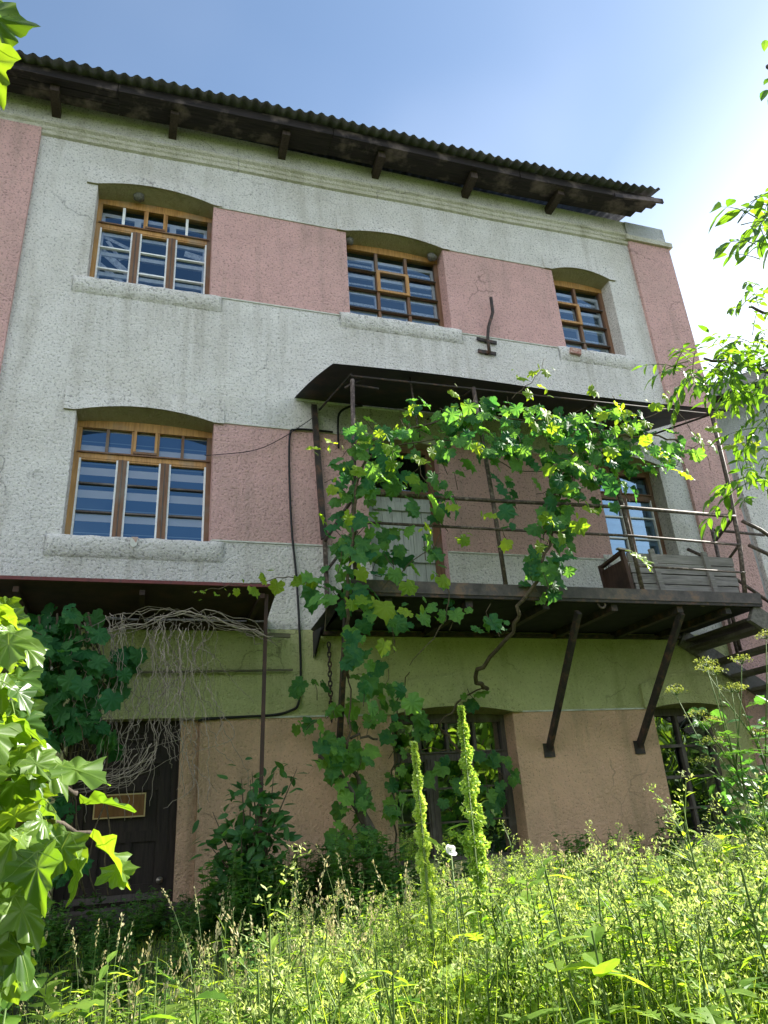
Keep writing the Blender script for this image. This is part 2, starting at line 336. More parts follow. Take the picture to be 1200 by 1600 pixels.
def sym(half): return half + [(-x, y) for x, y in reversed(half) if abs(x) > 1e-6]
T_GRAPE = ((0, .38), sym([(0, .10), (.16, -.08), (.38, -.02), (.52, .20), (.42, .36), (.56, .58), (.38, .66), (.24, .80), (.10, .86), (0, 1.02)]))
T_MAPLE = ((0, .32), sym([(0, .02), (.20, -.08), (.47, -.05), (.45, .13), (.60, .27), (.72, .50), (.54, .53), (.42, .60), (.31, .60), (.32, .76), (.17, .90), (0, 1.07)]))
T_OVAL = ((0, .45), sym([(0, 0), (.16, .16), (.25, .42), (.18, .72), (0, 1)]))
T_LANCE = ((0, .4), sym([(0, 0), (.10, .2), (.13, .42), (.08, .75), (0, 1)]))
T_TOOTH = ((0, .4), sym([(0, 0), (.2, .05), (.32, .2), (.26, .3), (.34, .42), (.22, .52), (.24, .66), (.1, .78), (0, 1)]))
T_ROUND = ((0, .5), sym([(0, 0), (.3, .08), (.45, .35), (.42, .65), (.22, .9), (0, .97)]))
T_FEATH = ((0, .45), sym([(0, 0), (.05, .2), (.26, .32), (.08, .40), (.30, .56), (.08, .60), (.24, .78), (.06, .80), (0, 1)]))
def rnd(s=1.0): return Vector((U(-s, s), U(-s, s), U(-s, s)))

# ------------------------------------------------------------------ the main building
B = thing('building', 'old three storey grey and pink plastered house with corrugated roof', 'building', (3, 4, 0))
BO = (3, 4, 0)
XL, XR, YB = -9.0, 8.60, 9.0
OPEN = dict(w1=(-1.08, .49, 8.12, 9.74, .13), w2=(2.47, 4.07, 8.17, 9.72, .11), w3=(6.05, 7.18, 8.14, 9.72, .12),
            w4=(-1.01, .60, 4.53, 6.13, .12), w5=(6.15, 7.30, 4.62, 6.13, .11), bd=(2.58, 3.62, 3.56, 6.10, .06),
            g1=(2.70, 4.26, .92, 2.51, .08), g2=(6.29, 7.38, .92, 2.52, .05), door=(-.73, .56, .02, 2.51, .04))
TOPZ = .18
PINK = [(.49, 6.05, 8.12, 9.73), (.60, 6.15, 4.56, 6.15), (.56, 6.29, 0, 2.51)]
def inop(x, z):
    for n, (x0, x1, z0, zs, r) in OPEN.items():
        if x0 < x < x1 and z0 < z < zs + TOPZ: return n, z > zs
    return None
def wallmat(x, z):
    for i, (a, b, c, d) in enumerate(PINK):
        if a < x < b and c < z < d: return 'stucco_tan' if i == 2 else 'stucco_pink'
    return 'stucco_bounce_tint' if (z < 3.5 and x > -.9) else 'stucco_grey'
xs = sorted({XL, XR, -.9} | {v for o in OPEN.values() for v in o[:2]} | {v for p in PINK for v in p[:2]})
zs_ = sorted({0, 3.5, 11.2} | {v for o in OPEN.values() for v in (o[2], o[3], o[3] + TOPZ)} | {v for p in PINK for v in p[2:]})
def uniq(l):
    o = [l[0]]
    for v in l[1:]:
        if v - o[-1] > 1e-4: o.append(v)
    return o
xs, zs_ = uniq(xs), uniq(zs_)
W = MB()
for i in range(len(xs) - 1):
    for j in range(len(zs_) - 1):
        x0, x1, z0, z1 = xs[i], xs[i + 1], zs_[j], zs_[j + 1]
        h = inop((x0 + x1) / 2, (z0 + z1) / 2)
        if h: continue
        W.poly([(x0, 0, z0), (x1, 0, z0), (x1, 0, z1), (x0, 0, z1)], wallmat((x0 + x1) / 2, (z0 + z1) / 2))
DEP = {'door': .20, 'bd': .16}
for n, (x0, x1, z0, zs, r) in OPEN.items():
    D = DEP.get(n, .25) ; K = 14
    def az(x): t = (x - x0) / (x1 - x0); return zs + r * 4 * t * (1 - t)
    gm = 'stucco_bounce_tint' if z0 < 3.5 else 'stucco_grey'
    for q in range(K):
        a = x0 + (x1 - x0) * q / K; b = x0 + (x1 - x0) * (q + 1) / K
        W.poly([(a, 0, az(a)), (b, 0, az(b)), (b, 0, zs + TOPZ), (a, 0, zs + TOPZ)], gm)
        W.poly([(a, 0, az(a)), (a, D + .1, zs + .2 * (az(a) - zs)), (b, D + .1, zs + .2 * (az(b) - zs)), (b, 0, az(b))], 'soffit_bounce_tint')
    lm = wallmat(x0 - .02, (z0 + zs) / 2); rm = wallmat(x1 + .02, (z0 + zs) / 2)
    W.poly([(x0, 0, z0), (x0, D + .1, z0), (x0, D + .1, zs), (x0, 0, zs)], lm)
    W.poly([(x1, D + .1, z0), (x1, 0, z0), (x1, 0, zs), (x1, D + .1, zs)], rm)
    W.poly([(x0, 0, z0), (x1, 0, z0), (x1, D + .1, z0), (x0, D + .1, z0)], gm)
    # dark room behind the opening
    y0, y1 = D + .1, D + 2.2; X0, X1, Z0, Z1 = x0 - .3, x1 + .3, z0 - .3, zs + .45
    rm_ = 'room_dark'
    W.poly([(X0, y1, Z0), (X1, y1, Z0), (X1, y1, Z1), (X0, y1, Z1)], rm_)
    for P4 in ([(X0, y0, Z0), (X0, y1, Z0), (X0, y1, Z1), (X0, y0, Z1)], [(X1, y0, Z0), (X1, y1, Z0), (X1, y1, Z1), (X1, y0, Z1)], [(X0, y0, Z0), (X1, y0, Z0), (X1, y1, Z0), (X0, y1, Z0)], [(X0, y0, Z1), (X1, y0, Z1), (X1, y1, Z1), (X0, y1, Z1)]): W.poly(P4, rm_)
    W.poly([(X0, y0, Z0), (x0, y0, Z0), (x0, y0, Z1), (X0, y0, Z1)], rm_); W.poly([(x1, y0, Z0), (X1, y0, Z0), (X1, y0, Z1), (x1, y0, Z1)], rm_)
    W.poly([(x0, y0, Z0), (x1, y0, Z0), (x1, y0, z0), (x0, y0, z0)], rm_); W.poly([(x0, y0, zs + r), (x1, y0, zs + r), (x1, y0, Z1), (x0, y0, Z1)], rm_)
# flanks, back
W.poly([(XR, 0, 0), (XR, YB, 0), (XR, YB, 11.2), (XR, 0, 11.2)], 'stucco_side')
W.poly([(XR, 0, 11.2), (XR, YB, 11.2), (XR, YB / 2, 12.6)], 'stucco_side')
W.poly([(XL, YB, 0), (XL, 0, 0), (XL, 0, 11.2), (XL, YB, 11.2)], 'stucco_side')
W.poly([(XL, YB, 11.2), (XL, 0, 11.2), (XL, YB / 2, 12.6)], 'stucco_side')
W.poly([(XR, YB, 0), (XL, YB, 0), (XL, YB, 11.2), (XR, YB, 11.2)], 'stucco_side')
# pale ledge lines under and over the pink fields
for (a, b, z, y) in ((.54, 2.46, 8.115, .012), (4.08, 6.04, 8.115, .012), (.62, 2.57, 4.555, .012), (3.64, 6.13, 4.555, .012), (.58, 2.69, 2.515, .014), (4.28, 6.28, 2.515, .014), (.56, 2.46, 9.735, .014), (4.10, 6.04, 9.735, .014), (.62, 2.57, 6.155, .014)):
    W.box(a, b, -y, .004, z - .008, z + .010, 'trim_white')
wall = W.build('wall', B, BO)

def part(mb, name, label=None):
    o = mb.build(name, B, BO)
    if label: o['label'] = label
    return o
for (a, b, zt, lab) in ((-2.85, -1.88, 10.56, None), (7.76, 8.635, 10.70, 'corner pilaster with dark stains under its cap')):
    m = MB(); m.box(a, b, -.055, .02, 0, zt, 'stucco_pink')
    if b > 5: m.box(8.60, 8.635, .02, .6, 0, zt, 'stucco_pink')
    part(m, 'pilaster', lab)
# cornice
m = MB(); prof = [(0.0, 10.54), (-.035, 10.56), (-.035, 10.62), (-.05, 10.64), (-.05, 10.69), (-.08, 10.72), (-.08, 10.76), (-.03, 10.79), (0, 10.80)]
X0, X1 = XL, 7.78
for i in range(len(prof) - 1):
    (a, z0), (b, z1) = prof[i], prof[i + 1]
    n = 60
    for q in range(n):
        xa = X0 + (X1 - X0) * q / n; xb = X0 + (X1 - X0) * (q + 1) / n
        za = .008 * math.sin(xa * 2.1) ; zb = .008 * math.sin(xb * 2.1)
        sl = .017
        ha = za + sl * (xa - 3); hb = zb + sl * (xb - 3)
        m.poly([(xa, a, z0 + ha), (xb, a, z0 + hb), (xb, b, z1 + hb), (xa, b, z1 + ha)], 'stucco_cornice', True)
part(m, 'cornice')
m = MB(); m.box(7.70, 8.69, -.10, .65, 10.70, 10.80, 'stucco_cornice'); m.box(7.80, 8.63, -.03, .6, 10.80, 11.18, 'stucco_side'); part(m, 'corner_cap', 'cracked plaster cap at the right roof corner')
# roof
m = MB(); EX0, EX1 = XL - .3, 8.12; pitch = .32; n = int((EX1 - EX0) / .0325)
pl = .26   # wave length
for layer, dz in ((0, 0), (1, -.012)):
    vs = []; fs = []
    for q in range(n + 1):
        x = EX0 + (EX1 - EX0) * q / n
        sag = .03 * math.sin(x * .9) + .016 * (x - 3); wv_ = .034 * math.cos(2 * math.pi * x / .165)
        for y, z in ((-.70 + .012 * math.sin(x * 5.3), 11.245), (-.1, 11.25 + .58 * pitch), (YB / 2, 11.25 + (YB / 2 + .68) * pitch)):
            vs.append((x, y, z + wv_ + sag + dz))
        if q:
            a = (q - 1) * 3; b = q * 3
            fs += [(a, b, b + 1, a + 1), (a + 1, b + 1, b + 2, a + 2)]
    m.raw(vs, fs, 'slate_roof', True)
zr = 11.25 + (YB / 2 + .68) * pitch
m.poly([(EX0, YB / 2, zr + .05), (EX1, YB / 2, zr + .2), (EX1, YB + .6, 11.3), (EX0, YB + .6, 11.3)], 'slate_roof')
part(m, 'roof')
# eave timber
def eh(x): return .016 * (x - 3) + .03 * math.sin(x * .9)
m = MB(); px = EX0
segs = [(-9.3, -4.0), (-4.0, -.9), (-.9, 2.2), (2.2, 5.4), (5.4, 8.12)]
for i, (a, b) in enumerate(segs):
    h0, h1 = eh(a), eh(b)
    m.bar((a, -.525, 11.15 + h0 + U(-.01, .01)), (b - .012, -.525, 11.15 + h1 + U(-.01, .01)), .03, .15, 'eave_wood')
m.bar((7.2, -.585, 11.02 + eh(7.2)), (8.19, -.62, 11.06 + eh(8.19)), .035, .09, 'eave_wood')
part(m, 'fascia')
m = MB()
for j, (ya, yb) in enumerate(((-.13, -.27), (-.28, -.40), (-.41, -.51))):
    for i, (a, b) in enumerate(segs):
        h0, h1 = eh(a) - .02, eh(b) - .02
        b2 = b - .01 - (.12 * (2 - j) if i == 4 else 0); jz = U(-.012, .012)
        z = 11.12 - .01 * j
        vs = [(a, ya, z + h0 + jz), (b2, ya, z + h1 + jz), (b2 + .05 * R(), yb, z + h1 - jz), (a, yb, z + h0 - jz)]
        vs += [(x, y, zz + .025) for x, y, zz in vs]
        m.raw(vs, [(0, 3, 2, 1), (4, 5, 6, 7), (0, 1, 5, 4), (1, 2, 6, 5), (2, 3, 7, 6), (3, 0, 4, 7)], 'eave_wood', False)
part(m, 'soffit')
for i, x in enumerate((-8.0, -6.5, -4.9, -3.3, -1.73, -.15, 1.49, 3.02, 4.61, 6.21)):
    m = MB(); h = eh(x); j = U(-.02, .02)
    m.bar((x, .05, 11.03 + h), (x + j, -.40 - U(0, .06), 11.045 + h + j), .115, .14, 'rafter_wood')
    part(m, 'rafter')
# mud nests and chips
m = MB()

# ------------------------------------------------------------------ windows
def arch(o, x):
    x0, x1, z0, zs, r = OPEN[o]; t = (x - x0) / (x1 - x0); return zs + r * 4 * t * (1 - t)
def window(o, label, lay, mat='varnished_wood', low='frame_brown', glassm='window_glass', sill=True, hoodtop=.31, hoodarc=0.0, hoodm='stucco_grey', wall_x=None):
    x0, x1, z0, zs, r = OPEN[o]; Y = .25; fw = .062
    f = MB()
    # frame: jambs, bottom, arched head
    f.box(x0, x0 + fw, Y, Y + .09, z0, zs, mat if lay != 'dark' else low); f.box(x1 - fw, x1, Y, Y + .09, z0, zs, low); f.box(x0 + fw, x1 - fw, Y, Y + .09, z0, z0 + .05, low)
    K = 14; hz = zs - .075
    def fa(x): return zs + (arch(o, x) - zs) * .42
    for q in range(K):
        a = x0 + (x1 - x0) * q / K; b = x0 + (x1 - x0) * (q + 1) / K
        f.poly([(a, Y - .004, hz), (b, Y - .004, hz), (b, Y - .004, fa(b)), (a, Y - .004, fa(a))], mat)
    f.poly([(x0, Y - .004, hz), (x0, Y + .09, hz), (x1, Y + .09, hz), (x1, Y - .004, hz)], mat)
    wobj = f.build('window', B, BO); tag(wobj, label)
    def sub(mb, nm, lab=None):
        q = mb.build(nm, wobj, BO)
        if lab: q['label'] = lab
        return q
    ix0, ix1, iz0, iz1 = x0 + fw, x1 - fw, z0 + .05, zs - .075
    pane = MB(); pane.poly([(ix0, Y + .045, iz0), (ix1, Y + .045, iz0), (ix1, Y + .045, iz1), (ix0, Y + .045, iz1)], glassm); sub(pane, 'pane')
    bars = MB()
    if lay in ('triple', 'double', 'dark'):
        zt = z0 + (zs - z0) * .715; nc = 2 if lay == 'double' else 3
        bars.box(ix0, ix1, Y + .004, Y + .08, zt - .035, zt + .03, mat)
        bars.box(ix0 - .03, ix1 + .03, Y - .022, Y + .004, zt + .030, zt + .048, low)
        wd = (ix1 - ix0) / nc
        for c in range(1, nc):
            xm = ix0 + wd * c; bars.box(xm - .05, xm + .05, Y - .006, Y + .08, iz0, zt - .035, low if mat != 'varnished_wood' or lay == 'dark' else ('frame_brown' if o == 'w4' else 'frame_brown'))
            bars.box(xm - .006, xm + .006, Y - .012, Y - .006, iz0, zt - .035, 'dark_frame')
        # casement stiles, thin glazing bars
        th = 'white_paint' if o in ('w1', 'w5') else low
        for c in range(nc):
            a = ix0 + wd * c + (.05 if c else 0); b = ix0 + wd * (c + 1) - (.05 if c < nc - 1 else 0)
            for xx in (a, b - .022): bars.box(xx, xx + .022, Y + .010, Y + .06, iz0, zt - .035, th if o != 'w4' else 'white_paint')
            bars.box(a + .022, b - .022, Y + .010, Y + .06, zt - .057, zt - .035, mat)
            for t in (.335, .67):
                zz = iz0 + (zt - iz0) * t + U(-.004, .004); bars.box(a + .022, b - .022, Y + .012, Y + .055, zz - .010, zz + .010, 'white_paint' if o in ('w1', 'w5') else 'dark_frame')
        # transom lights
        nT = 5 if lay == 'triple' else (4 if lay == 'dark' else 2)
        for c in range(1, nT):
            xm = ix0 + (ix1 - ix0) * c / nT; bars.box(xm - .018, xm + .018, Y + .006, Y + .07, zt + .03, iz1, mat if lay != 'triple' or c in (2, 3) else 'white_paint' if o == 'w1' else 'frame_brown')
        if lay == 'triple':
            a = ix0 + (ix1 - ix0) * 2 / 5; b = ix0 + (ix1 - ix0) * 3 / 5
            v = MB()
            v.box(a + .01, b - .01, Y - .03, Y + .006, zt + .055, zt + .085, low); v.box(a + .01, a + .04, Y - .028, Y + .006, zt + .085, iz1 - .0, mat); v.box(b - .04, b - .01, Y - .028, Y + .006, zt + .085, iz1 - .0, mat)
            sub(v, 'vent_sash')
    else:
        nc, nr = lay
        for c in range(1, nc):
            xm = ix0 + (ix1 - ix0) * c / nc; bars.box(xm - .022, xm + .022, Y + .002, Y + .07, iz0, iz1, low)
        hts = [.235, .47, .71]
        for t in hts:
            zz = z0 + (zs - z0) * t; bars.box(ix0, ix1, Y + .006, Y + .065, zz - .016, zz + .012, low); bars.box(ix0, ix1, Y - .012, Y + .006, zz - .016, zz - .004, 'dark_frame')
        a = ix0 + (ix1 - ix0) * (1 if nc == 3 else 0) / nc; b = a + (ix1 - ix0) / nc; za, zb = z0 + (zs - z0) * .47, z0 + (zs - z0) * .71
        v = MB()
        for q in ((a - .02, a + .035, za - .02, zb + .02), (b - .035, b + .02, za - .02, zb + .02)): v.box(q[0], q[1], Y - .03, Y + .0, q[2], q[3], mat)
        v.box(a + .035, b - .035, Y - .03, Y + .0, zb - .02, zb + .02, mat); v.box(a + .035, b - .035, Y - .03, Y + .0, za - .02, za + .02, mat)
        sub(v, 'vent_sash')
    sub(bars, 'sash')
    # inner frame and what hangs behind it
    if o in ('w1', 'w2', 'w3', 'w5'):
        inn = MB(); y = Y + .075
        nc = 3 if o in ('w1', 'w2') else 2
        for c in range(nc + 1):
            xm = ix0 + (ix1 - ix0) * c / nc; inn.box(xm - .045, xm + .045, y, y + .04, iz0 - .04, iz1 - .10, 'white_paint')
        for t in (0, .25, .5, .75, 1):
            zz = iz0 - .02 + (iz1 - .1 - iz0) * t; inn.box(ix0, ix1, y + .003, y + .037, zz - .03, zz + .03, 'white_paint')
        sub(inn, 'inner_frame')
    if o == 'w4':
        bl = MB(); bl.box(ix0 - .05, ix1 + .05, Y + .062, Y + .066, iz0 - .05, iz1 + .05, 'zebra_cloth'); sub(bl, 'blind', 'roller blind with pale and dark bands')
    if o == 'w1':
        c2 = False; c = MB()                                       # crumpled net hanging askew in the left casement
        for (xa, za, xb, zb, ww) in ((ix0, 8.95, ix0 + .45, 8.55, .10), (ix0, 8.7, ix0 + .42, 8.35, .07), (ix0 + .02, 9.18, ix0 + .45, 9.0, .05), (ix0 + .0, 8.35, ix0 + .4, 8.2, .06), (ix0 + .1, 9.1, ix0 + .3, 8.8, .05), (ix1 - .3, 9.1, ix1 - .02, 9.05, .1), (ix0 + .55, 8.62, ix1 - .45, 8.60, .05), (ix0 + .55, 8.42, ix1 - .45, 8.40, .04)):
            if xa > ix0 + .5 and not c2: sub(c, 'lace_net'); c = MB(); c2 = True
            c.bar((xa, Y + .10, za), (xb, Y + .11, zb), .008, ww, 'lace')
        sub(c, 'lace_net')
    if o in ('w2', 'w3'):
        c = MB()
        for q in range(7):
            zz = iz0 + .08 + q * .19; c.bar((ix0, Y + .115, zz), (ix1, Y + .115, zz + U(-.02, .02)), .006, U(.02, .06), 'lace')
        sub(c, 'curtain')
    if o == 'w5':
        c = MB(); nn = 30; vs = []; fs = []
        for q in range(nn + 1):
            x = ix0 + (ix1 - ix0) * q / nn; y = Y + .145 + .02 * math.sin(q * 1.4)
            vs += [(x, y, iz0), (x, y, iz1)]
            if q: fs.append((2 * q - 2, 2 * q, 2 * q + 1, 2 * q - 1))
        c.raw(vs, fs, 'cloth', True); sub(c, 'curtain')
    if o == 'g2':
        c = MB()                                       # sunray grille behind the glass
        for (cx, cz) in ((ix0 + .05, .95), (ix0 + .42, 1.5), (ix0 + .42, 2.12)):
            for a in range(5):
                an = rad(15 + a * 30); L = .62; c.tube([(cx, Y + .1, cz), (min(ix1, cx + L * math.cos(an)), Y + .1, cz + L * math.sin(an))], .009, 'white_paint', 5)
        for zz in (1.25, 1.75): c.tube([(ix0, Y + .1, zz), (ix1, Y + .1, zz)], .009, 'white_paint', 5)
        sub(c, 'grille')
    # sill and hood in relief
    if sill:
        m = MB(); n = 60; a, b = x0 - .16, x1 + .16; pr = [(0, z0 - .25), (-.022, z0 - .22), (-.042, z0 - .15), (-.05, z0 - .07), (-.042, z0 - .02), (-.02, z0 + .004), (Y, z0 + .012)]
        vs = []; fs = []; P_ = len(pr)
        for q in range(n + 1):
            x = a + (b - a) * q / n
            for (y, z) in pr:
                inn_ = x0 - .001 <= x <= x1 + .001
                yy = (y if (y <= 0 or inn_) else 0); yy = yy * min(1, (x - a) / .05 + .25, (b - x) / .05 + .25) if yy < 0 else yy
                vs.append((x, yy + (.004 * math.sin(q * .9 + z * 30) if y < 0 else 0), z + (.004 * math.sin(q * .6 + y * 60) if y < 0 else 0)))
            if q:
                for p in range(P_ - 1): fs.append(((q - 1) * P_ + p, (q - 1) * P_ + p + 1, q * P_ + p + 1, q * P_ + p))
        fs += [tuple(range(P_)), tuple(range(n * P_ + P_ - 1, n * P_ - 1, -1))]
        m.raw(vs, fs, hoodm, True); sub(m, 'sill', 'chipped plaster sill' if o in ('w3', 'w4') else None)
    if hoodtop:
        m = MB(); a, b = x0 - .14, x1 + .12; K = 16; th = -.032 if hoodarc == 0 else -.05; tt = -.006 if hoodarc == 0 else -.045
        def top(x): t = (x - a) / (b - a); return zs + hoodtop + hoodarc * 4 * t * (1 - t)
        def bot(x): return arch(o, x) if x0 < x < x1 else zs
        pts = sorted([a, b, x0, x1] + [x0 + (x1 - x0) * q / K for q in range(1, K)])
        for p, q in zip(pts, pts[1:]):
            m.poly([(p, th, bot(p)), (q, th, bot(q)), (q, tt, top(q)), (p, tt, top(p))], hoodm)
            m.poly([(p, .0, bot(p)), (q, .0, bot(q)), (q, th, bot(q)), (p, th, bot(p))], 'soffit_bounce_tint'); m.poly([(p, tt, top(p)), (q, tt, top(q)), (q, .0, top(q)), (p, .0, top(p))], hoodm)
        m.poly([(a, th, zs), (a, tt, top(a)), (a, 0, top(a)), (a, 0, zs)], hoodm); m.poly([(b, th, zs), (b, 0, zs), (b, 0, top(b)), (b, tt, top(b))], hoodm)
        sub(m, 'hood')
    return wobj
window('w1', 'upper window with white bars and a net hanging askew', 'triple', 'varnished_wood', 'frame_brown', 'clear_glass')
window('w2', 'upper window of twelve small panes in thin brown bars', (3, 4), 'varnished_wood', 'frame_brown', 'clear_glass')
window('w3', 'narrow upper window of eight small panes', (2, 4), 'varnished_wood', 'frame_brown', 'clear_glass')
window('w4', 'brown framed window with a blind of pale and dark bands', 'triple', 'varnished_wood', 'frame_brown', 'clear_glass', hoodtop=.36)
window('w5', 'window with white curtain behind the balcony', 'double', 'frame_brown', 'frame_brown')
window('g1', 'dark framed ground floor window with creeper across it', 'dark', 'dark_frame', 'dark_frame', 'dusty_glass', True, .30, .14, 'stucco_bounce_tint')
window('g2', 'dark ground floor window with a sunray grille', (2, 4), 'dark_frame', 'dark_frame', 'dusty_glass', True, .30, .14, 'stucco_bounce_tint')
# chips in sills
m = MB(); m.poly([(-.28, -.056, 4.52), (-.285, -.058, 4.44), (-.25, -.058, 4.40), (-.21, -.058, 4.43), (-.20, -.056, 4.525)][::-1], 'trim_white'); m.poly([(-.275, -.057, 4.53), (-.22, -.059, 4.46), (-.20, -.059, 4.53)][::-1], 'brick_patch'); part(m, 'plaster_chip', 'pale broken chip in the middle window sill')
m = MB(); m.bar((6.06, -.05, 8.05), (6.24, -.07, 8.02), .07, .10, 'brick_patch'); part(m, 'brick_patch', 'bare brick where the upper sill has broken')

# balcony door
m = MB(); x0, x1, z0, zs, r = OPEN['bd']; Y = .14
m.box(x0, x0 + .09, Y, Y + .08, z0, zs + r, 'balcony_door_paint'); m.box(x1 - .12, x1, Y, Y + .08, z0, zs + r, 'frame_brown'); m.box(x0 + .09, x1 - .12, Y, Y + .08, 5.36, 5.46, 'frame_brown'); m.box(x0 + .09, x1 - .12, Y, Y + .08, zs - .06, zs + r, 'frame_brown')
for i in range(6):
    a = x0 + .09 + (x1 - x0 - .21) * i / 6; m.box(a + .003, a + (x1 - x0 - .21) / 6 - .003, Y + .015 + U(0, .008), Y + .06, z0, 5.36, 'balcony_door_paint')
for zz in (3.75, 4.5, 5.22): m.box(x0 + .10, x1 - .13, Y - .012, Y + .015, zz - .06, zz + .06, 'balcony_door_paint')
d = m.build('door', B, BO); d['label'] = 'pale grey plank door on the balcony'
m = MB(); m.poly([(x0 + .09, Y + .04, 5.46), (x1 - .12, Y + .04, 5.46), (x1 - .12, Y + .04, zs - .06), (x0 + .09, Y + .04, zs - .06)], 'dusty_glass'); m.build('pane', d, BO)
m = MB(); m.tube([(x1 - .2, Y - .012, 4.55), (x1 - .2, Y - .06, 4.55), (x1 - .2, Y - .06, 4.68), (x1 - .2, Y - .012, 4.68)], .011, 'dark_steel'); m.build('handle', d, BO)

# front door
m = MB(); x0, x1, z0, zs, r = OPEN['door']; Y = .19; L = .37
m.box(x0 + .002, x0 + .10, Y - .03, Y + .06, 0.02, zs + .02, 'door_wood'); m.box(L - .07, L, Y - .03, Y + .06, .02, zs + .02, 'door_wood'); m.box(x0 + .10, L - .07, Y - .03, Y + .06, zs - .10, zs + .02, 'door_wood')
m.box(x0 + .10, L - .07, Y + .012, Y + .05, .04, zs - .10, 'door_wood')
for a, b in ((x0 + .10, x0 + .20), (L - .19, L - .07)): m.box(a, b, Y - .012, Y + .012, .04, zs - .10, 'door_wood')
for a, b in ((.04, .30), (.86, .98), (1.36, 1.46), (1.84, 1.97), (2.10, 2.18), (2.33, 2.41)): m.box(x0 + .20, L - .19, Y - .010, Y + .012, a, b, 'door_wood')
for c in (-.39, -.08):
    m.box(c - .035, c + .035, Y - .008, Y + .012, .30, .86, 'door_wood'); m.box(c - .03, c + .03, Y - .008, Y + .012, .98, 1.36, 'door_wood')
for a, b, c, e in ((x0 + .24, L - .23, 2.0, 2.08), (x0 + .24, L - .23, 2.21, 2.30)): m.box(a, b, Y - .002, Y + .012, c, e, 'door_wood')
m.box(x0 + .002, x1 - .002, -.28, Y - .03, .5, .80, 'dark_frame'); m.box(x0 + .10, L - .07, Y - .022, Y - .012, .84, .90, 'dark_frame')
d = m.build('door', B, BO); d['label'] = 'dark brown panelled entrance door under the canopy'
m = MB(); m.box(-.43, .055, Y - .035, Y - .014, 1.60, 1.81, 'plaque')
for a, b, c, e in ((-.435, .06, 1.805, 1.818), (-.435, .06, 1.592, 1.605), (-.435, -.422, 1.605, 1.805), (.047, .06, 1.605, 1.805)): m.box(a, b, Y - .038, Y - .014, c, e, 'plaque_edge')
q = m.build('plaque', d, BO); q['label'] = 'blank brown sign with a thin golden border'
m = MB(); n = 14
for rr, y in ((.034, Y - .03), (.02, Y - .05)): m.tube([(.235, y, 1.0), (.235, Y - .012, 1.0)], rr, 'lock_metal', 14)
m.build('lock', d, BO)
m = MB(); m.box(L + .001, x1 - .002, .07, .30, .02, zs + .0, 'stucco_tan'); part(m, 'door_jamb')
m = MB()
a, b = x0 - .12, x1 + .16; K = 14
def dtop(x): t = (x - a) / (b - a); return 2.80 + .07 * 4 * t * (1 - t)
for q in range(K):
    p, s2 = a + (b - a) * q / K, a + (b - a) * (q + 1) / K
    m.poly([(p, -.03, 2.53), (s2, -.03, 2.53), (s2, -.03, dtop(s2)), (p, -.03, dtop(p))], 'stucco_bounce_tint'); m.poly([(p, 0, 2.53), (s2, 0, 2.53), (s2, -.03, 2.53), (p, -.03, 2.53)], 'soffit_bounce_tint'); m.poly([(p, -.03, dtop(p)), (s2, -.03, dtop(s2)), (s2, 0, dtop(s2)), (p, 0, dtop(p))], 'stucco_bounce_tint')
m.poly([(b, -.03, 2.53), (b, 0, 2.53), (b, 0, dtop(b)), (b, -.03, dtop(b))], 'stucco_bounce_tint')
part(m, 'hood')

def blob(mb, c, r, mat, seed=0, n=8, sq=(1, 1, 1), rough=.25):
    rg = random.Random(seed); vs = []; fs = []; rows = 5
    for i in range(rows + 1):
        th = math.pi * i / rows
        for j in range(n):
            ph = 2 * math.pi * j / n; q = r * (1 + rg.uniform(-rough, rough))
            vs.append((c[0] + q * sq[0] * math.sin(th) * math.cos(ph), c[1] + q * sq[1] * math.sin(th) * math.sin(ph), c[2] + q * sq[2] * math.cos(th)))
    for i in range(rows):
        for j in range(n): fs.append((i * n + j, (i + 1) * n + j, (i + 1) * n + (j + 1) % n, i * n + (j + 1) % n))
    mb.raw(vs, fs, mat, True)
for i, (x, z, lab) in enumerate(((-.55, 9.79, 'grey mud nest under the arch of the left upper window'), (2.56, 9.68, 'small mud nest at the left end of the middle upper window arch'), (3.95, 9.66, 'mud nest at the right end of the middle upper window arch'))):
    m = MB(); c = (x, .15, z + .02); blob(m, c, .085, 'mud', i, 10, (1, .8, .75), .18); tag(m.build('mud_nest', None, c), lab, 'nest', 'mud nests under window arches')

# ------------------------------------------------------------------ balcony
BAL = thing('balcony', 'rusty steel balcony with tube railing and black sheet canopy', 'balcony', (4.5, -.7, 3.55)); AO = (4.5, -.7, 3.55)
def bp(mb, n, lab=None):
    o = mb.build(n, BAL, AO)
    if lab: o['label'] = lab
    return o
BX0, BX1, BY = 1.90, 7.08, -1.40
m = MB(); m.box(BX0, BX1, BY + .035, -.004, 3.50, 3.535, 'deck')
for x in (2.3, 3.2, 4.12, 5.0, 5.9, 6.6): m.box(x - .04, x + .04, BY + .04, -.006, 3.42, 3.50, 'dark_steel')
m.box(BX0, BX1, -.10, -.02, 3.42, 3.46, 'dark_steel')
bp(m, 'deck')
m = MB(); m.box(BX0 - .0, BX1, BY - .03, BY + .03, 3.535, 3.665, 'beam_steel'); m.box(BX0, BX0 + .05, BY + .03, -.02, 3.50, 3.62, 'dark_steel'); m.box(BX1 - .05, BX1, BY + .03, -.02, 3.54, 3.64, 'beam_steel')
m.box(BX0, BX1, BY - .02, BY + .01, 3.50, 3.535, 'dark_steel'); bp(m, 'edge_beam')
m = MB()
tri = [(1.80, -.01, 3.47), (1.80, -.01, 3.15), (1.84, -.30, 3.46)]
m.poly(tri, 'black_sheet'); m.poly([(x + .02, y, z) for x, y, z in reversed(tri)], 'black_sheet')
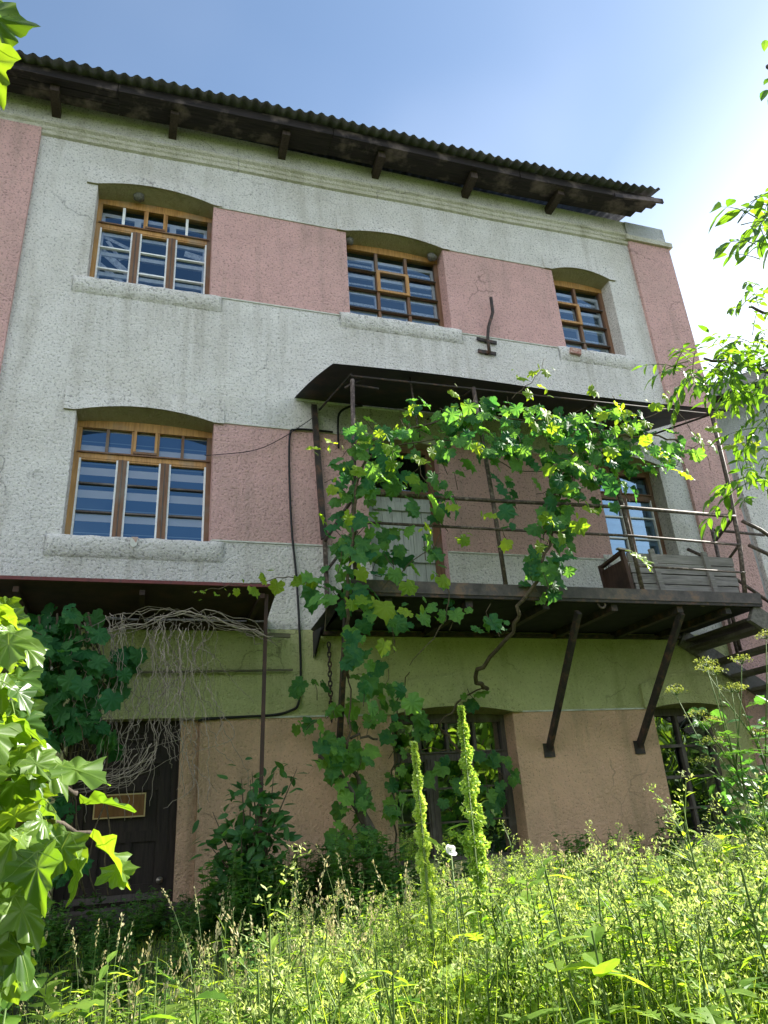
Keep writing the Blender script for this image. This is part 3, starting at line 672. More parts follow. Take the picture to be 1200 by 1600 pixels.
m.poly([(1.78, -.004, 3.50), (1.84, BY + .02, 3.62), (1.90, BY + .02, 3.62), (1.90, -.004, 3.42)], 'black_sheet'); bp(m, 'side_sheet')
for i, ((xt, yt, zt), (xf, yf, zf)) in enumerate((((4.53, -1.34, 3.40), (4.68, -.02, 2.07)), ((5.92, -1.34, 3.42), (5.97, -.02, 2.06)), ((1.97, -.9, 3.42), (2.07, -.02, 2.22)))):
    m = MB(); m.bar((xt, yt, zt), (xf, yf, zf), .085, .05, 'dark_steel', (1, 0, 0)); m.box(xf - .07, xf + .07, -.022, -.002, zf - .1, zf + .06, 'dark_steel'); bp(m, 'brace')
for px_, py_ in ((940, 944), (1097, 941), (560, 948)):
    m = MB(); p = at(px_, py_, -1.38); n = 12; vs = []; fs = []
    pts = [(p.x + .045 * math.cos(2 * math.pi * q / n), p.y, p.z + .045 * math.sin(2 * math.pi * q / n)) for q in range(n + 1)]
    m.tube(pts, .013, 'rail_steel', 6, False); bp(m, 'ring')
# posts
for pts, r_ in (([(1.96, -1.38, 3.66), (1.95, -1.38, 4.2), (1.99, -1.37, 4.65), (2.04, -1.36, 6.10)], .026), ([(3.64, -1.40, 3.66), (3.62, -1.40, 4.7), (3.58, -1.36, 6.20)], .026),
                ([(5.40, -1.40, 3.66), (5.37, -1.40, 4.7), (5.33, -1.36, 5.3), (5.32, -1.34, 6.24)], .026), ([(6.88, -1.40, 3.66), (7.00, -1.40, 4.3), (7.10, -1.39, 5.2), (7.16, -1.38, 6.30)], .027)):
    m = MB(); m.tube(pts, r_, 'rail_steel', 8); bp(m, 'post')
m = MB(); m.bar((1.88, -.06, 6.52), (1.96, -.06, 4.62), .07, .06, 'dark_steel', (0, 1, 0)); m.bar((1.97, -.06, 4.62), (1.98, -.05, 3.5), .05, .04, 'rail_steel', (0, 1, 0)); bp(m, 'wall_post')
m = MB(); m.tube([(2.84, -1.30, 5.4), (2.82, -1.2, 6.35)], .012, 'rail_steel', 6); bp(m, 'hanger')
# rails
for pts, r_ in (([(1.98, -1.41, 4.64), (3.6, -1.42, 4.66), (5.37, -1.42, 4.70), (7.04, -1.41, 4.69)], .024), ([(1.97, -1.41, 4.30), (3.62, -1.42, 4.31), (5.4, -1.42, 4.33), (7.0, -1.41, 4.30)], .017), ([(5.40, -1.42, 3.95), (6.95, -1.42, 3.93)], .014),
                ([(7.02, -1.38, 4.68), (7.55, -.45, 4.72)], .022), ([(7.0, -1.38, 4.30), (7.6, -.40, 4.34)], .018), ([(1.99, -1.38, 4.62), (1.97, -.08, 4.60)], .022), ([(1.99, -1.38, 4.2), (1.97, -.08, 4.2)], .018)):
    m = MB(); m.tube(pts, r_, 'rail_steel', 8); bp(m, 'rail')
# canopy
m = MB(); nU, nV = 16, 5; vs = []; fs = []
for i in range(nU + 1):
    u = i / nU
    for j in range(nV + 1):
        v = j / nV
        xb = 1.63 + (7.10 - 1.63) * u; zb = 6.63 + .06 * u; xf = 1.80 + (7.46 - 1.80) * u; zf = 6.235 + .05 * u + .05 * math.sin(u * math.pi * 2.2) * .5
        vs.append((xb + (xf - xb) * v, -.006 - 1.42 * v, zb + (zf - zb) * v + .03 * math.sin(v * math.pi)))
for i in range(nU):
    for j in range(nV): a = i * (nV + 1) + j; fs.append((a, a + nV + 1, a + nV + 2, a + 1))
m.raw(vs, fs, 'black_sheet', True); m.raw([(x, y, z + .012) for x, y, z in vs], [tuple(reversed(f)) for f in fs], 'black_sheet', True)
bp(m, 'canopy', 'black sheet metal canopy sloping over the balcony')
m = MB(); m.bar((1.64, -.02, 6.615), (3.1, -.02, 6.60), .02, .022, 'white_paint'); bp(m, 'canopy_trim')
m = MB()
for a, b in (((1.95, -.08, 6.45), (2.03, -1.35, 6.18)), ((2.03, -1.35, 6.16), (7.15, -1.38, 6.24)), ((2.06, -1.1, 6.22), (2.35, -1.36, 6.02)), ((2.2, -1.2, 6.24), (1.95, -1.36, 5.98)), ((3.58, -1.36, 6.18), (3.5, -.05, 6.5)), ((5.32, -1.34, 6.2), (5.25, -.05, 6.5)), ((7.16, -1.38, 6.24), (7.0, -.05, 6.55))):
    m.tube([a, b], .014, 'dark_steel', 6)
bp(m, 'canopy_frame')

# planter crate on the balcony
PL = thing('planter_box', 'long grey plank planter box with a dark brown end on the balcony', 'planter', (6.3, -1.0, 3.535)); PO = (6.3, -1.0, 3.535)
m = MB()
for i in range(5):
    z0 = 3.56 + i * .132; yb = -1.17 - .0 * i
    m.bar((5.50 - .01 * i, yb - U(0, .008), z0 + .06), (7.0 + .015 * i + U(-.01, .03), yb, z0 + .065), .024, .122 + U(-.006, .004), 'grey_planks')
    m.bar((5.50, -.72, z0 + .06), (7.0, -.72, z0 + .065), .024, .124, 'grey_planks')
m.box(5.5, 6.98, -1.155, -.735, 3.545, 3.58, 'grey_planks'); m.build('side_boards', PL, PO)
m = MB(); m.box(5.52, 6.96, -1.15, -.74, 3.58, 4.05, 'ground'); m.build('soil', PL, PO)
m = MB(); m.bar((5.455, -1.165, 3.55), (5.40, -1.165, 4.25), .05, .05, 'brown_board'); m.bar((5.455, -.70, 3.55), (5.40, -.70, 4.2), .05, .05, 'brown_board')
m.box(5.43, 5.462, -1.14, -.72, 3.56, 4.14, 'brown_board'); m.bar((5.40, -1.16, 4.22), (5.42, -.66, 4.18), .06, .03, 'brown_board'); m.bar((5.32, -1.20, 4.245), (5.52, -1.16, 4.24), .05, .02, 'grey_planks'); m.build('end_board', PL, PO)
for x in (5.83, 6.62):
    m = MB(); m.bar((x + .03, -1.205, 3.56), (x - .03, -1.205, 4.26), .07, .035, 'grey_planks', (0, 1, 0)); m.build('batten', PL, PO)
m = MB(); m.bar((7.02, -1.165, 3.55), (7.02, -1.165, 4.2), .03, .03, 'brown_board'); m.box(6.985, 7.01, -1.15, -.72, 3.56, 4.2, 'grey_planks'); m.build('end_board', PL, PO)

# ------------------------------------------------------------------ outside stair going down to the right
ST = thing('outside_stair', 'wooden stair with open treads descending right from the balcony', 'stairs', (9.3, -.7, 0)); SO = (9.3, -.7, 0)
sx, sz, run, rise = 6.98, 3.46, .29, .185
nst = 18; ex, ez = sx + run * nst, sz - rise * nst
for y in (-.08, -1.36):
    m = MB(); m.bar((sx - .05, y, sz - .02), (ex, y, ez), .06, .24, 'stair_wood', (0, 0, 1)); m.build('stringer', ST, SO)
for i in range(nst):
    m = MB(); x = sx + run * (i + .5); z = sz - rise * (i + 1)
    if i == 0: m.box(sx - .02, x + .16, -1.32, -.12, z + .09, z + .125, 'dark_frame')
    m.box(x - .12, x + .15, -1.325, -.115, z - .02, z + .02, 'dark_frame'); m.build('tread', ST, SO)
for y in (-1.40, -.35):
    m = MB()
    for h in (1.18, .85): m.tube([(7.15, y, sz + h), (7.4, y, sz + h - .1), (ex, y, ez + h)], .024, 'rail_steel', 8)
    m.build('handrail', ST, SO)
    for i in (2, 6, 10, 14, 17):
        m = MB(); x = sx + run * i; z = sz - rise * i; m.tube([(x, y, z), (x, y, z + 1.1)], .022, 'rail_steel', 8); m.build('post', ST, SO)
for (x, y) in ((9.2, -.08), (9.2, -1.36), (ex, -.08), (ex, -1.36)):
    m = MB(); m.box(x - .05, x + .05, y - .05, y + .05, 0, max(.2, sz - (x - sx) * rise / run - .1), 'stair_wood'); m.build('leg', ST, SO)
m = MB(); m.tube([(7.62, -.35, 3.2), (7.66, -.36, 4.98)], .026, 'rail_steel', 8); m.tube([(7.66, -.36, 4.96), (8.6, -.36, 4.93)], .022, 'rail_steel', 8); m.build('post', ST, SO)

# ------------------------------------------------------------------ neighbouring building
NB = thing('neighbouring_house', 'lower pale grey house with a sloping dark eave past the corner', 'house', (13, 4, 0)); NO = (13, 4, 0)
m = MB(); ny = .75
def gz(x): return 7.62 + (x - 8.66) * .42
m.poly([(8.68, ny, 0), (15, ny, 0), (15, ny, gz(15)), (8.68, ny, gz(8.68))], 'stucco_side'); m.poly([(15, ny, 0), (15, 9, 0), (15, 9, gz(15)), (15, ny, gz(15))], 'stucco_side')
m.poly([(8.68, 9, 0), (8.68, ny, 0), (8.68, ny, gz(8.68)), (8.68, 9, gz(8.68))], 'stucco_side')
m.poly([(15, ny, 0), (22, ny, 0), (22, ny, gz(8)), (15, ny, gz(15))], 'stucco_side'); m.poly([(22, ny, 0), (22, 9, 0), (22, 9, gz(8)), (22, ny, gz(8))], 'stucco_side'); m.poly([(22, 9, 0), (8.68, 9, 0), (8.68, 9, gz(8.68)), (15, 9, gz(15)), (22, 9, gz(8))], 'stucco_side')
m.build('wall', NB, NO)
m = MB(); m.box(9.55, 10.2, ny - .08, ny + .02, 0, 6.6, 'stucco_grey'); m.build('pilaster', NB, NO)
m = MB()
for a, b in ((8.5, 15), (15, 22.3)):
    za, zb = gz(a) if a < 15 else gz(15), gz(15) if b == 15 else gz(8) - .1
    m.poly([(a, ny - .75, za + .06), (b, ny - .75, zb + .06), (b, 9.4, zb + .06), (a, 9.4, za + .06)], 'eave_wood'); m.poly([(a, ny - .8, za + .14), (b, ny - .8, zb + .14), (b, 9.45, zb + .14), (a, 9.45, za + .14)], 'slate_roof')
    m.bar((a, ny - .77, za + .02), (b, ny - .77, zb + .02), .035, .22, 'grey_planks')
m.build('roof', NB, NO)

# ------------------------------------------------------------------ entrance canopy
DC = thing('entrance_canopy', 'rusty sheet canopy with a red edge over the entrance door', 'canopy', (-.3, -.6, 3.6)); DO = (-.3, -.6, 3.6)
m = MB(); cx0, cx1, cy = -2.9, 1.20, -1.15
vs = []; fs = []
for i in range(13):
    x = cx0 + (cx1 - cx0) * i / 12
    for j in range(5): vs.append((x + .07 * (1 - j / 4), -.01 + (cy + .01) * j / 4, 3.60 + .04 * j / 4 + .008 * math.sin(i * 2.1 + j)))
for i in range(12):
    for j in range(4): a = i * 5 + j; fs.append((a, a + 5, a + 6, a + 1))
m.raw(vs, fs, 'canopy_rust', True); m.raw([(x, y, z + .012) for x, y, z in vs], [tuple(reversed(f)) for f in fs], 'canopy_rust', True); m.build('roof_sheet', DC, DO)
m = MB(); m.box(cx0, cx1 + .004, cy - .022, cy + .002, 3.635, 3.668, 'red_edge'); m.build('edge_strip', DC, DO)
m = MB()
m.box(cx0, 1.24, -.10, -.02, 3.47, 3.555, 'canopy_rust')
for x in (-2.3, -1.2, -.1, 1.05): m.box(x - .025, x + .025, cy + .05, -.1, 3.54, 3.59, 'canopy_rust')
m.build('purlins', DC, DO)
for x, xb in ((1.10, 1.0), (-2.4, -2.4)):
    m = MB(); m.bar((x, -1.05, 3.59), (xb, -1.1, 0), .034, .034, 'canopy_rust', (0, 1, 0)); m.build('post', DC, DO)
for (xa, xb, y, z, zz) in ((1.02, 1.52, -.10, 3.42, 3.40), (-.3, 1.55, -.06, 3.00, 3.02)):
    m = MB(); m.bar((xa, y, z), (xb, y, zz), .03, .045 if z > 3.2 else .02, 'lath_wood'); m.build('lath', DC, DO)

# ------------------------------------------------------------------ small fixings on the wall
p0 = (4.70, -.10, 7.85)
WB = thing('wall_bracket', 'bent dark pipe on two flat bars bolted to the upper pink wall', 'bracket', p0)
m = MB(); P4 = [at(x, y, yy) for x, y, yy in ((765, 552, -.06), (762, 530, -.07), (763, 512, -.08), (770, 488, -.10), (767, 465, -.10))]
m.tube(P4, .026, 'dark_steel', 8); m.build('pipe', WB, p0)
for (a, b) in (((745, 529), (776, 536)), ((747, 548), (775, 553))):
    q = MB(); A, Bb = at(*a, -.03), at(*b, -.03); q.bar(A, Bb, .02, .055, 'dark_steel', (0, 0, 1)); q.bar(A.lerp(Bb, .5), A.lerp(Bb, .5) + Vector((0, .03, 0)), .06, .05, 'dark_steel'); q.build('flat_bar', WB, p0)
def wire(name, label, pts, r, mat='black_rubber', cat='cable'):
    m = MB(); sm = []
    P = [Vector(p) for p in pts]
    for i in range(len(P) - 1):
        a = P[max(i - 1, 0)]; b = P[i]; c = P[i + 1]; d2 = P[min(i + 2, len(P) - 1)]
        for t in range(6):
            t /= 6; sm.append(.5 * ((2 * b) + (c - a) * t + (2 * a - 5 * b + 4 * c - d2) * t * t + (3 * b - a - 3 * c + d2) * t ** 3))
    sm.append(P[-1]); m.tube(sm, r, mat, 6)
    return tag(m.build(name, None, P[0]), label, cat)
wire('cable', 'thick black cable looping down the wall left of the balcony', [at(x, y, -.03) for x, y in ((520, 675), (490, 672), (462, 671), (453, 680), (452, 740), (456, 830), (463, 900), (468, 985), (470, 1060), (466, 1100), (455, 1110), (430, 1117), (380, 1120), (330, 1123), (310, 1126))], .014)
wire('wire', 'thin sagging wire from the canopy post to the banded blind window', [at(490, 652, -.06), at(440, 685, -.05), at(395, 704, -.05), at(330, 711, -.02), at(320, 711, .1)], .005, 'black_rubber', 'wire')
wire('hose', 'black hose curving down under the balcony canopy', [at(566, 634, -.05), at(545, 636, -.06), at(531, 645, -.06), at(528, 662, -.05), at(529, 700, -.04)], .016, 'black_rubber', 'hose')
# chain
m = MB(); c0 = at(514, 1008, -.10)
for i in range(16):
    z = c0.z - i * .055; n = 8; a = (i % 2) * math.pi / 2
    m.tube([(c0.x + .02 * math.cos(2 * math.pi * q / n) * math.cos(a) + U(-.003, .003), c0.y + .02 * math.cos(2 * math.pi * q / n) * math.sin(a), z + .036 * math.sin(2 * math.pi * q / n)) for q in range(n + 1)], .009, 'dark_steel', 5, False)
tag(m.build('chain', None, c0), 'dark rusty chain hanging under the left end of the balcony', 'chain')
# ------------------------------------------------------------------ ground
m = MB(); gx = [-900, -200, -60, -20] + [-14 + i * .7 for i in range(48)] + [24, 60, 200, 900]; gy = [-900, -200, -60, -24] + [-14 + i * .6 for i in range(26)] + [4, 12, 60, 200, 900]
def gh(x, y):
    t = min(1, max(0, (y + 3.3) / 2.1)); t = t * t * (3 - 2 * t) if y < 3 else 0
    return .70 * t + gh0(x, y)
def gh0(x, y): return .05 * math.sin(x * 1.3 + y) + .04 * math.sin(y * 2.1 - x * .7) - .04 if (-14 < x < 20 and -14 < y < -.3) else -.05
vs = [(x, y, gh(x, y)) for x in gx for y in gy]; L = len(gy)
m.raw(vs, [(i * L + j, (i + 1) * L + j, (i + 1) * L + j + 1, i * L + j + 1) for i in range(len(gx) - 1) for j in range(L - 1)], 'ground', True)
tag(m.build('ground'), kind='structure')

# ------------------------------------------------------------------ climbing plants
def hang_leaf(mb, p, size, mat, tpl=T_GRAPE, out=1.0):
    d = Vector((U(-.75, .75), U(-.45, .1), U(-1.0, .05))); n = Vector((U(-.6, .6), -out * U(.35, 1.0), U(.15, 1.1)))
    mb.bigleaf(p, d, n, size, tpl, mat, U(.05, .5), U(-.3, .3), U(.8, 1.08)) if tpl is T_GRAPE else mb.leaf(p, d, n, size, tpl, mat, U(.05, .4), U(-.28, .32), U(.85, 1.1))
def cluster(mb, stem, lst, y, mat, size, tpl=T_GRAPE, yj=.22, frac=1.0):
    for cx, cy, rx, ry, n in lst:
        prev = at(cx + U(-rx, rx) * .3, cy - ry, y)
        for i in range(int(n * frac + .5)):
            while True:
                a, b = U(-1, 1), U(-1, 1)
                if a * a + b * b < 1: break
            p = at(cx + a * rx, cy + b * ry, y + random.gauss(0, yj * .6))
            hang_leaf(mb, p, size * (U(.75, 1.2) if R() < .7 else U(.35, .75)), mat, tpl)
            if stem is not None and i % 5 == 0:
                q = p + Vector((U(-.15, .15), U(-.02, .12), U(-.3, .2))); stem.tube([p, p.lerp(q, .5) + rnd(.03), q], [.003, .004, .005], 'vine_stem', 4, False)
def stemline(mb, pts, y, r, mat='vine_stem', jit=.03):
    P = []
    for i, p in enumerate(pts):
        yy = y if len(p) == 2 else p[2]
        P.append(at(p[0], p[1], yy))
    sm = []
    for i in range(len(P) - 1):
        a = P[max(i - 1, 0)]; b = P[i]; c = P[i + 1]; d2 = P[min(i + 2, len(P) - 1)]
        for t in range(5):
            t /= 5; sm.append(.5 * ((2 * b) + (c - a) * t + (2 * a - 5 * b + 4 * c - d2) * t * t + (3 * b - a - 3 * c + d2) * t ** 3) + rnd(jit))
    sm.append(P[-1]); rr = [r * (1 - .55 * i / len(sm)) for i in range(len(sm))]
    mb.tube(sm, rr, mat, 6)

g0 = (2.6, -1.2, 0)
GV = thing('grape_vine', 'lush green grape vine trailing over the balcony rails and canopy', 'vine', g0)
lf, st, yg = MB(), MB(), MB()
cluster(lf, st, [(600, 695, 75, 55, 56), (680, 655, 65, 40, 34), (755, 665, 65, 46, 84), (835, 675, 60, 50, 78), (905, 695, 60, 60, 120), (960, 690, 62, 60, 115), (1015, 700, 50, 42, 40), (1060, 690, 50, 22, 18),
                 (560, 740, 50, 50, 46), (535, 830, 26, 60, 34), (595, 825, 60, 40, 30), (535, 915, 50, 36, 40), (640, 865, 60, 45, 36), (610, 955, 45, 30, 12), (690, 945, 45, 38, 20), (650, 775, 60, 40, 30), (705, 705, 45, 60, 32),
                 (862, 760, 32, 60, 50), (862, 850, 34, 58, 74), (840, 905, 34, 34, 28), (915, 745, 40, 36, 36), (950, 770, 40, 26, 14), (770, 975, 26, 13, 9), (790, 770, 30, 80, 22), (545, 990, 26, 38, 14), (595, 1035, 40, 26, 9), (598, 1085, 40, 36, 15)], -1.52, 'vine_leaf', .18, T_GRAPE, .27, .62)
for pts, r in (([(760, 1075, -.4), (745, 1050, -.7), (800, 985, -1.2), (815, 940, -1.45), (850, 880), (865, 800), (880, 730), (930, 690), (1000, 680), (1060, 690)], .026),
               ([(545, 1060, -.9), (540, 1000, -1.3), (545, 900), (556, 800), (570, 720), (640, 670), (740, 650), (850, 660), (960, 690)], .02),
               ([(600, 700), (700, 690), (800, 730), (900, 735)], .009), ([(640, 660), (660, 740), (690, 830), (640, 880), (585, 925)], .008), ([(700, 920), (690, 980), (640, 1040)], .007),
               ([(490, 905), (440, 905), (380, 915), (300, 925)], .006), ([(1080, 700), (1120, 695), (1170, 690)], .006), ([(1000, 660), (1060, 640), (1110, 735)], .006), ([(800, 620), (835, 590), (852, 560)], .006)):
    stemline(st, pts, -1.5, r)
for px_, py_, sz_ in ((812, 592, .13), (838, 583, .16), (853, 573, .14), (848, 602, .16), (820, 610, .15), (640, 640, .14), (655, 632, .12), (500, 700, .15), (520, 690, .13), (545, 798, .16), (600, 690, .15), (612, 668, .14), (590, 672, .13), (640, 745, .16), (655, 712, .15), (668, 700, .13), (500, 805, .11), (575, 935, .17), (548, 940, .14), (600, 936, .22),
                      (925, 612, .17), (970, 645, .2), (1022, 628, .2), (1035, 612, .15), (975, 668, .18), (960, 632, .15), (1090, 680, .22), (1110, 665, .2), (1140, 692, .2), (1158, 680, .18), (1178, 692, .2), (1128, 650, .17), (1062, 738, .2), (1035, 716, .2), (1020, 700, .17), (905, 815, .2), (915, 790, .18), (890, 765, .15), (1005, 870, .2), (985, 862, .15), (870, 668, .16), (880, 690, .16), (868, 690, .14), (930, 655, .18), (700, 785, .16),
                      (700, 612, .15), (715, 640, .16), (745, 690, .16), (620, 720, .17), (575, 690, .15), (548, 735, .16), (525, 760, .14), (660, 820, .16), (715, 840, .14), (630, 905, .18), (560, 885, .15), (850, 640, .18), (835, 660, .16), (865, 725, .17), (850, 800, .16), (880, 830, .17), (845, 850, .15), (900, 720, .17), (945, 700, .18), (1000, 655, .19), (1010, 680, .17), (760, 800, .15), (790, 840, .14), (690, 900, .16), (645, 960, .17), (600, 1000, .16),
                      (395, 915, .14), (412, 906, .13), (436, 904, .15), (472, 908, .15), (486, 900, .12), (340, 926, .07), (320, 924, .06), (372, 917, .08)):
    p = at(px_ + U(-4, 4), py_ + U(-4, 4), -1.86 if px_ > 490 else -1.6)
    hang_leaf(yg, p, sz_, 'vine_young', T_GRAPE)
    for q in range(2): hang_leaf(yg, p + rnd(.09), sz_ * U(.35, .6), 'vine_young', T_OVAL)
lf.build('foliage', GV, g0); st.build('stem', GV, g0); yg.build('young_foliage', GV, g0)

g0 = (2.2, -.5, 0)
V2 = thing('old_climber', 'gnarled creeper climbing the tan wall up the left balcony brace', 'vine', g0)
lf, st = MB(), MB()
stemline(st, [(588, 1385, -.45), (585, 1330, -.4), (572, 1285, -.4), (545, 1235, -.38), (515, 1195, -.35), (500, 1180, -.35)], -.4, .07, 'bark', .012)
stemline(st, [(560, 1265), (555, 1210), (540, 1160), (560, 1150), (590, 1155)], -.3, .025, 'bark'); stemline(st, [(545, 1170), (548, 1090), (540, 1030)], -.5, .012)
cluster(lf, st, [(525, 1165, 36, 26, 18), (545, 1185, 34, 40, 26), (548, 1240, 30, 34, 20), (552, 1300, 34, 34, 22), (575, 1310, 20, 22, 8)], -.45, 'vine_leaf', .18, T_GRAPE, .22, .75)
cluster(lf, st, [(480, 1070, 30, 10, 6), (478, 1130, 26, 14, 7), (600, 1090, 40, 26, 10), (585, 1060, 30, 20, 6), (560, 1110, 40, 22, 8)], -.28, 'vine_leaf', .17)
lf.build('foliage', V2, g0); st.build('stem', V2, g0)
g0 = (3.3, -.25, 0)
V3 = thing('window_creeper', 'thin creeper with dark leaves hanging across the ground floor window', 'vine', g0)
lf, st = MB(), MB()
stemline(st, [(618, 1370), (615, 1250), (618, 1150), (625, 1090), (640, 1050)], -.16, .012); stemline(st, [(730, 1180), (700, 1150), (690, 1130), (735, 1085), (760, 1075, -.4)], -.16, .018); stemline(st, [(618, 1200), (660, 1170), (730, 1180), (775, 1200)], -.16, .008)
cluster(lf, st, [(640, 1140, 30, 34, 18), (660, 1130, 40, 18, 10), (640, 1225, 34, 36, 14), (612, 1270, 22, 16, 7), (768, 1178, 40, 16, 8), (775, 1215, 34, 36, 18), (808, 1212, 12, 8, 3), (730, 1088, 22, 10, 5), (700, 1210, 30, 40, 10), (770, 1265, 26, 24, 8)], -.2, 'vine_leaf', .165, T_GRAPE, .12, .75)
lf.build('foliage', V3, g0); st.build('stem', V3, g0)
g0 = (-1.2, -.9, 0)
V4 = thing('canopy_climber', 'dark green broad leaved climber hanging from the left of the entrance canopy', 'vine', g0)
lf, st = MB(), MB()
cluster(lf, st, [(60, 985, 40, 30, 22), (110, 975, 50, 34, 32), (90, 1040, 60, 44, 56), (150, 1060, 46, 34, 26), (80, 1110, 56, 38, 40), (130, 1120, 40, 34, 20), (60, 1160, 40, 30, 18), (20, 1050, 40, 90, 40), (165, 1150, 16, 16, 5), (60, 1230, 50, 50, 20), (110, 1260, 16, 20, 5), (100, 1350, 26, 20, 10), (205, 1020, 26, 10, 4), (200, 1050, 20, 10, 4)], -.98, 'hop_leaf', .17, T_GRAPE, .3)
for q in range(9): x = U(20, 150); stemline(st, [(x, 960), (x + U(-30, 30), 1080), (x + U(-30, 40), 1220), (x + U(-20, 40), 1400)], -.9, .012)
lf.build('foliage', V4, g0); st.build('stem', V4, g0)
# tangle of dead stems
m = MB(); g0 = (-.2, -.9, 2.6)
for q in range(9):
    y = U(-1.1, -.75); pts = [(U(405, 440), U(985, 1010)), (U(340, 370), U(962, 985)), (U(260, 300), U(950, 975)), (U(180, 230), U(955, 990)), (U(110, 150), U(960, 1030))]
    stemline(m, pts[int(R() > .7):][::-1] if q % 2 else pts, y, U(.003, .008), 'dead_twig', .03)
for q in range(84):
    y = U(-1.12, -.7); x = random.gauss(215, 62) if q % 4 else random.gauss(288, 18); x = min(max(x, 80), 330); a = U(955, 985) if q % 3 else U(980, 1120)
    ln = U(120, 310) if q % 3 else U(40, 140)
    pts = [(x, a)]; dx = U(-14, 14)
    nseg = 6
    for i in range(1, nseg + 1): dx += random.gauss(0, 7); x += dx * .6 + random.gauss(0, 7); pts.append((x, min(a + ln * i / nseg, 1285)))
    stemline(m, pts, y, U(.002, .0055), 'dead_twig', .016)
    if q % 2:
        b = pts[random.randrange(2, 5)]; stemline(m, [b, (b[0] + U(-30, 26), b[1] + U(10, 40)), (b[0] + U(-70, 30), b[1] + U(30, 80))], y, U(.002, .004), 'dead_twig', .012)
for q in range(16):
    y = U(-1.1, -.8); x = U(200, 250); z = U(1190, 1230); stemline(m, [(x, z - U(10, 50)), (x - U(20, 60), z + U(-10, 16)), (x - U(80, 140), z + U(0, 30))], y, U(.002, .005), 'dead_twig', .012)
tag(m.build('dry_vine_tangle', None, g0), 'tangle of bare pale dead vine stems hanging in front of the entrance door', 'dead vine')

# ------------------------------------------------------------------ shrub beside the canopy post
def shrub(name, label, cat, base, h, wid, n, mat, tpl, ls, seed, stems=9, up=.5):
    random.seed(seed); o = thing(name, label, cat, base); lf, st = MB(), MB(); b = Vector(base)
    for s_ in range(stems):
        a = U(0, 6.28); tip = b + Vector((math.cos(a) * wid * U(.2, 1), math.sin(a) * wid * .6 * U(.2, 1), h * U(.55, 1.05))); mid = b.lerp(tip, .5) + Vector((0, 0, h * .1)) + rnd(.06)
        P = [b + rnd(.04), mid, tip]; st.tube(P, [.014, .009, .003], 'vine_stem', 5)
        for i in range(n // stems):
            t = U(.2, 1); p = (P[0].lerp(mid, t * 2) if t < .5 else mid.lerp(tip, t * 2 - 1)) + rnd(.10 + .05 * h)
            d = Vector((U(-1, 1), U(-1, .6), U(-.6, .5))); lf.leaf(p, d, Vector((U(-.4, .4), U(-.8, .2), U(.2, 1))), ls * U(.6, 1.2), tpl, mat, U(.1, .35), U(-.1, .25))
    lf.build('foliage', o, base); st.build('stem', o, base); return o
shrub('shrub', 'dark green bushy shrub growing in front of the canopy post', 'shrub', (1.0, -.95, .6), 1.25, .58, 640, 'shrub_leaf', T_OVAL, .13, 11, 16)
shrub('shrub', 'dark leafy shrub at the foot of the stair by the right edge', 'shrub', (5.9, -2.0, 0), 2.35, .75, 620, 'shrub_leaf', T_TOOTH, .14, 12, 12)

# ------------------------------------------------------------------ dock plants
def dock(label, tx, ty, d, sw, side, seed):
    random.seed(seed); top = EYE + (CM @ Vector((tx - 600, 800 - ty, -FPX))).normalized() * d
    base = Vector((top.x + .02, top.y + .03, 0)); o = thing('dock_plant', label, 'dock plant', base, 'tall dock plants in seed')
    st, sp, lf = MB(), MB(), MB(); L = top.z - base.z; z0 = base.z + L * .66
    st.tube([base, base.lerp(top, .5) + rnd(.01), top], [.011, .008, .002], 'green_stem', 7)
    def spike(a, b, w, n):
        a = Vector(a); b = Vector(b); ax = (b - a).normalized(); u = ax.orthogonal().normalized(); v = ax.cross(u)
        for i in range(n):
            t = R() ** .9; an_ = U(0, 6.28); env = w * (min(1, t / .12) * .35 + .65) * (1 - t) ** .62 * (.62 + .38 * math.sin(t * (b - a).length * 62 + 1.5 * math.sin(an_ + t * 9))); env = max(env, w * .12)
            an = an_; rr = env * math.sqrt(U(.08, 1)); p = a.lerp(b, t) + (u * math.cos(an) + v * math.sin(an)) * rr
            d_ = (u * math.cos(an) + v * math.sin(an)) + ax * U(-.6, .7) + rnd(.5); sp.leaf(p, d_, rnd() + Vector((0, 0, .6)), U(.007, .014), T_ROUND, 'dock_seed', .1, .2)
    spike((base.x, base.y, z0), top, sw, 3200)
    for (h, dx, dy, dz, w, n) in side: q = base.lerp(top, h); spike(q, q + Vector((dx, dy, dz)), w, n)
    for i in range(8):
        h = U(.50, .80); q = base.lerp(top, h); a = U(0, 6.28); lf.leaf(q, Vector((math.cos(a), math.sin(a) * .6, U(-.1, .4))), (0, -.2, 1), U(.09, .16), T_LANCE, 'weed_leaf', .35, .25, .8)
    for i in range(6):
        h = U(.2, .56); q = base.lerp(top, h); a = i * 1.1 + U(0, .6); lf.leaf(q, Vector((math.cos(a), math.sin(a), U(-.1, .5))), (0, 0, 1), U(.18, .28), T_LANCE, 'weed_leaf', .4, .3, 1.5)
    st.build('stem', o, base); sp.build('seed_spike', o, base); lf.build('foliage', o, base)
dock('tallest green dock spike with a side tuft, in front of the dark window', 720, 1104, 3.0, .058, [(.72, -.10, 0, .06, .020, 120), (.62, -.045, .0, .22, .026, 300), (.60, .03, 0, .20, .024, 300), (.52, -.06, -.02, .16, .022, 200), (.66, .035, .0, .26, .02, 260)], 21)
dock('shorter slender green dock spike left of the tallest one', 647, 1160, 3.05, .040, [(.58, .035, 0, .18, .018, 200), (.5, -.05, -.01, .14, .02, 200), (.55, .03, 0, .10, .02, 150)], 22)

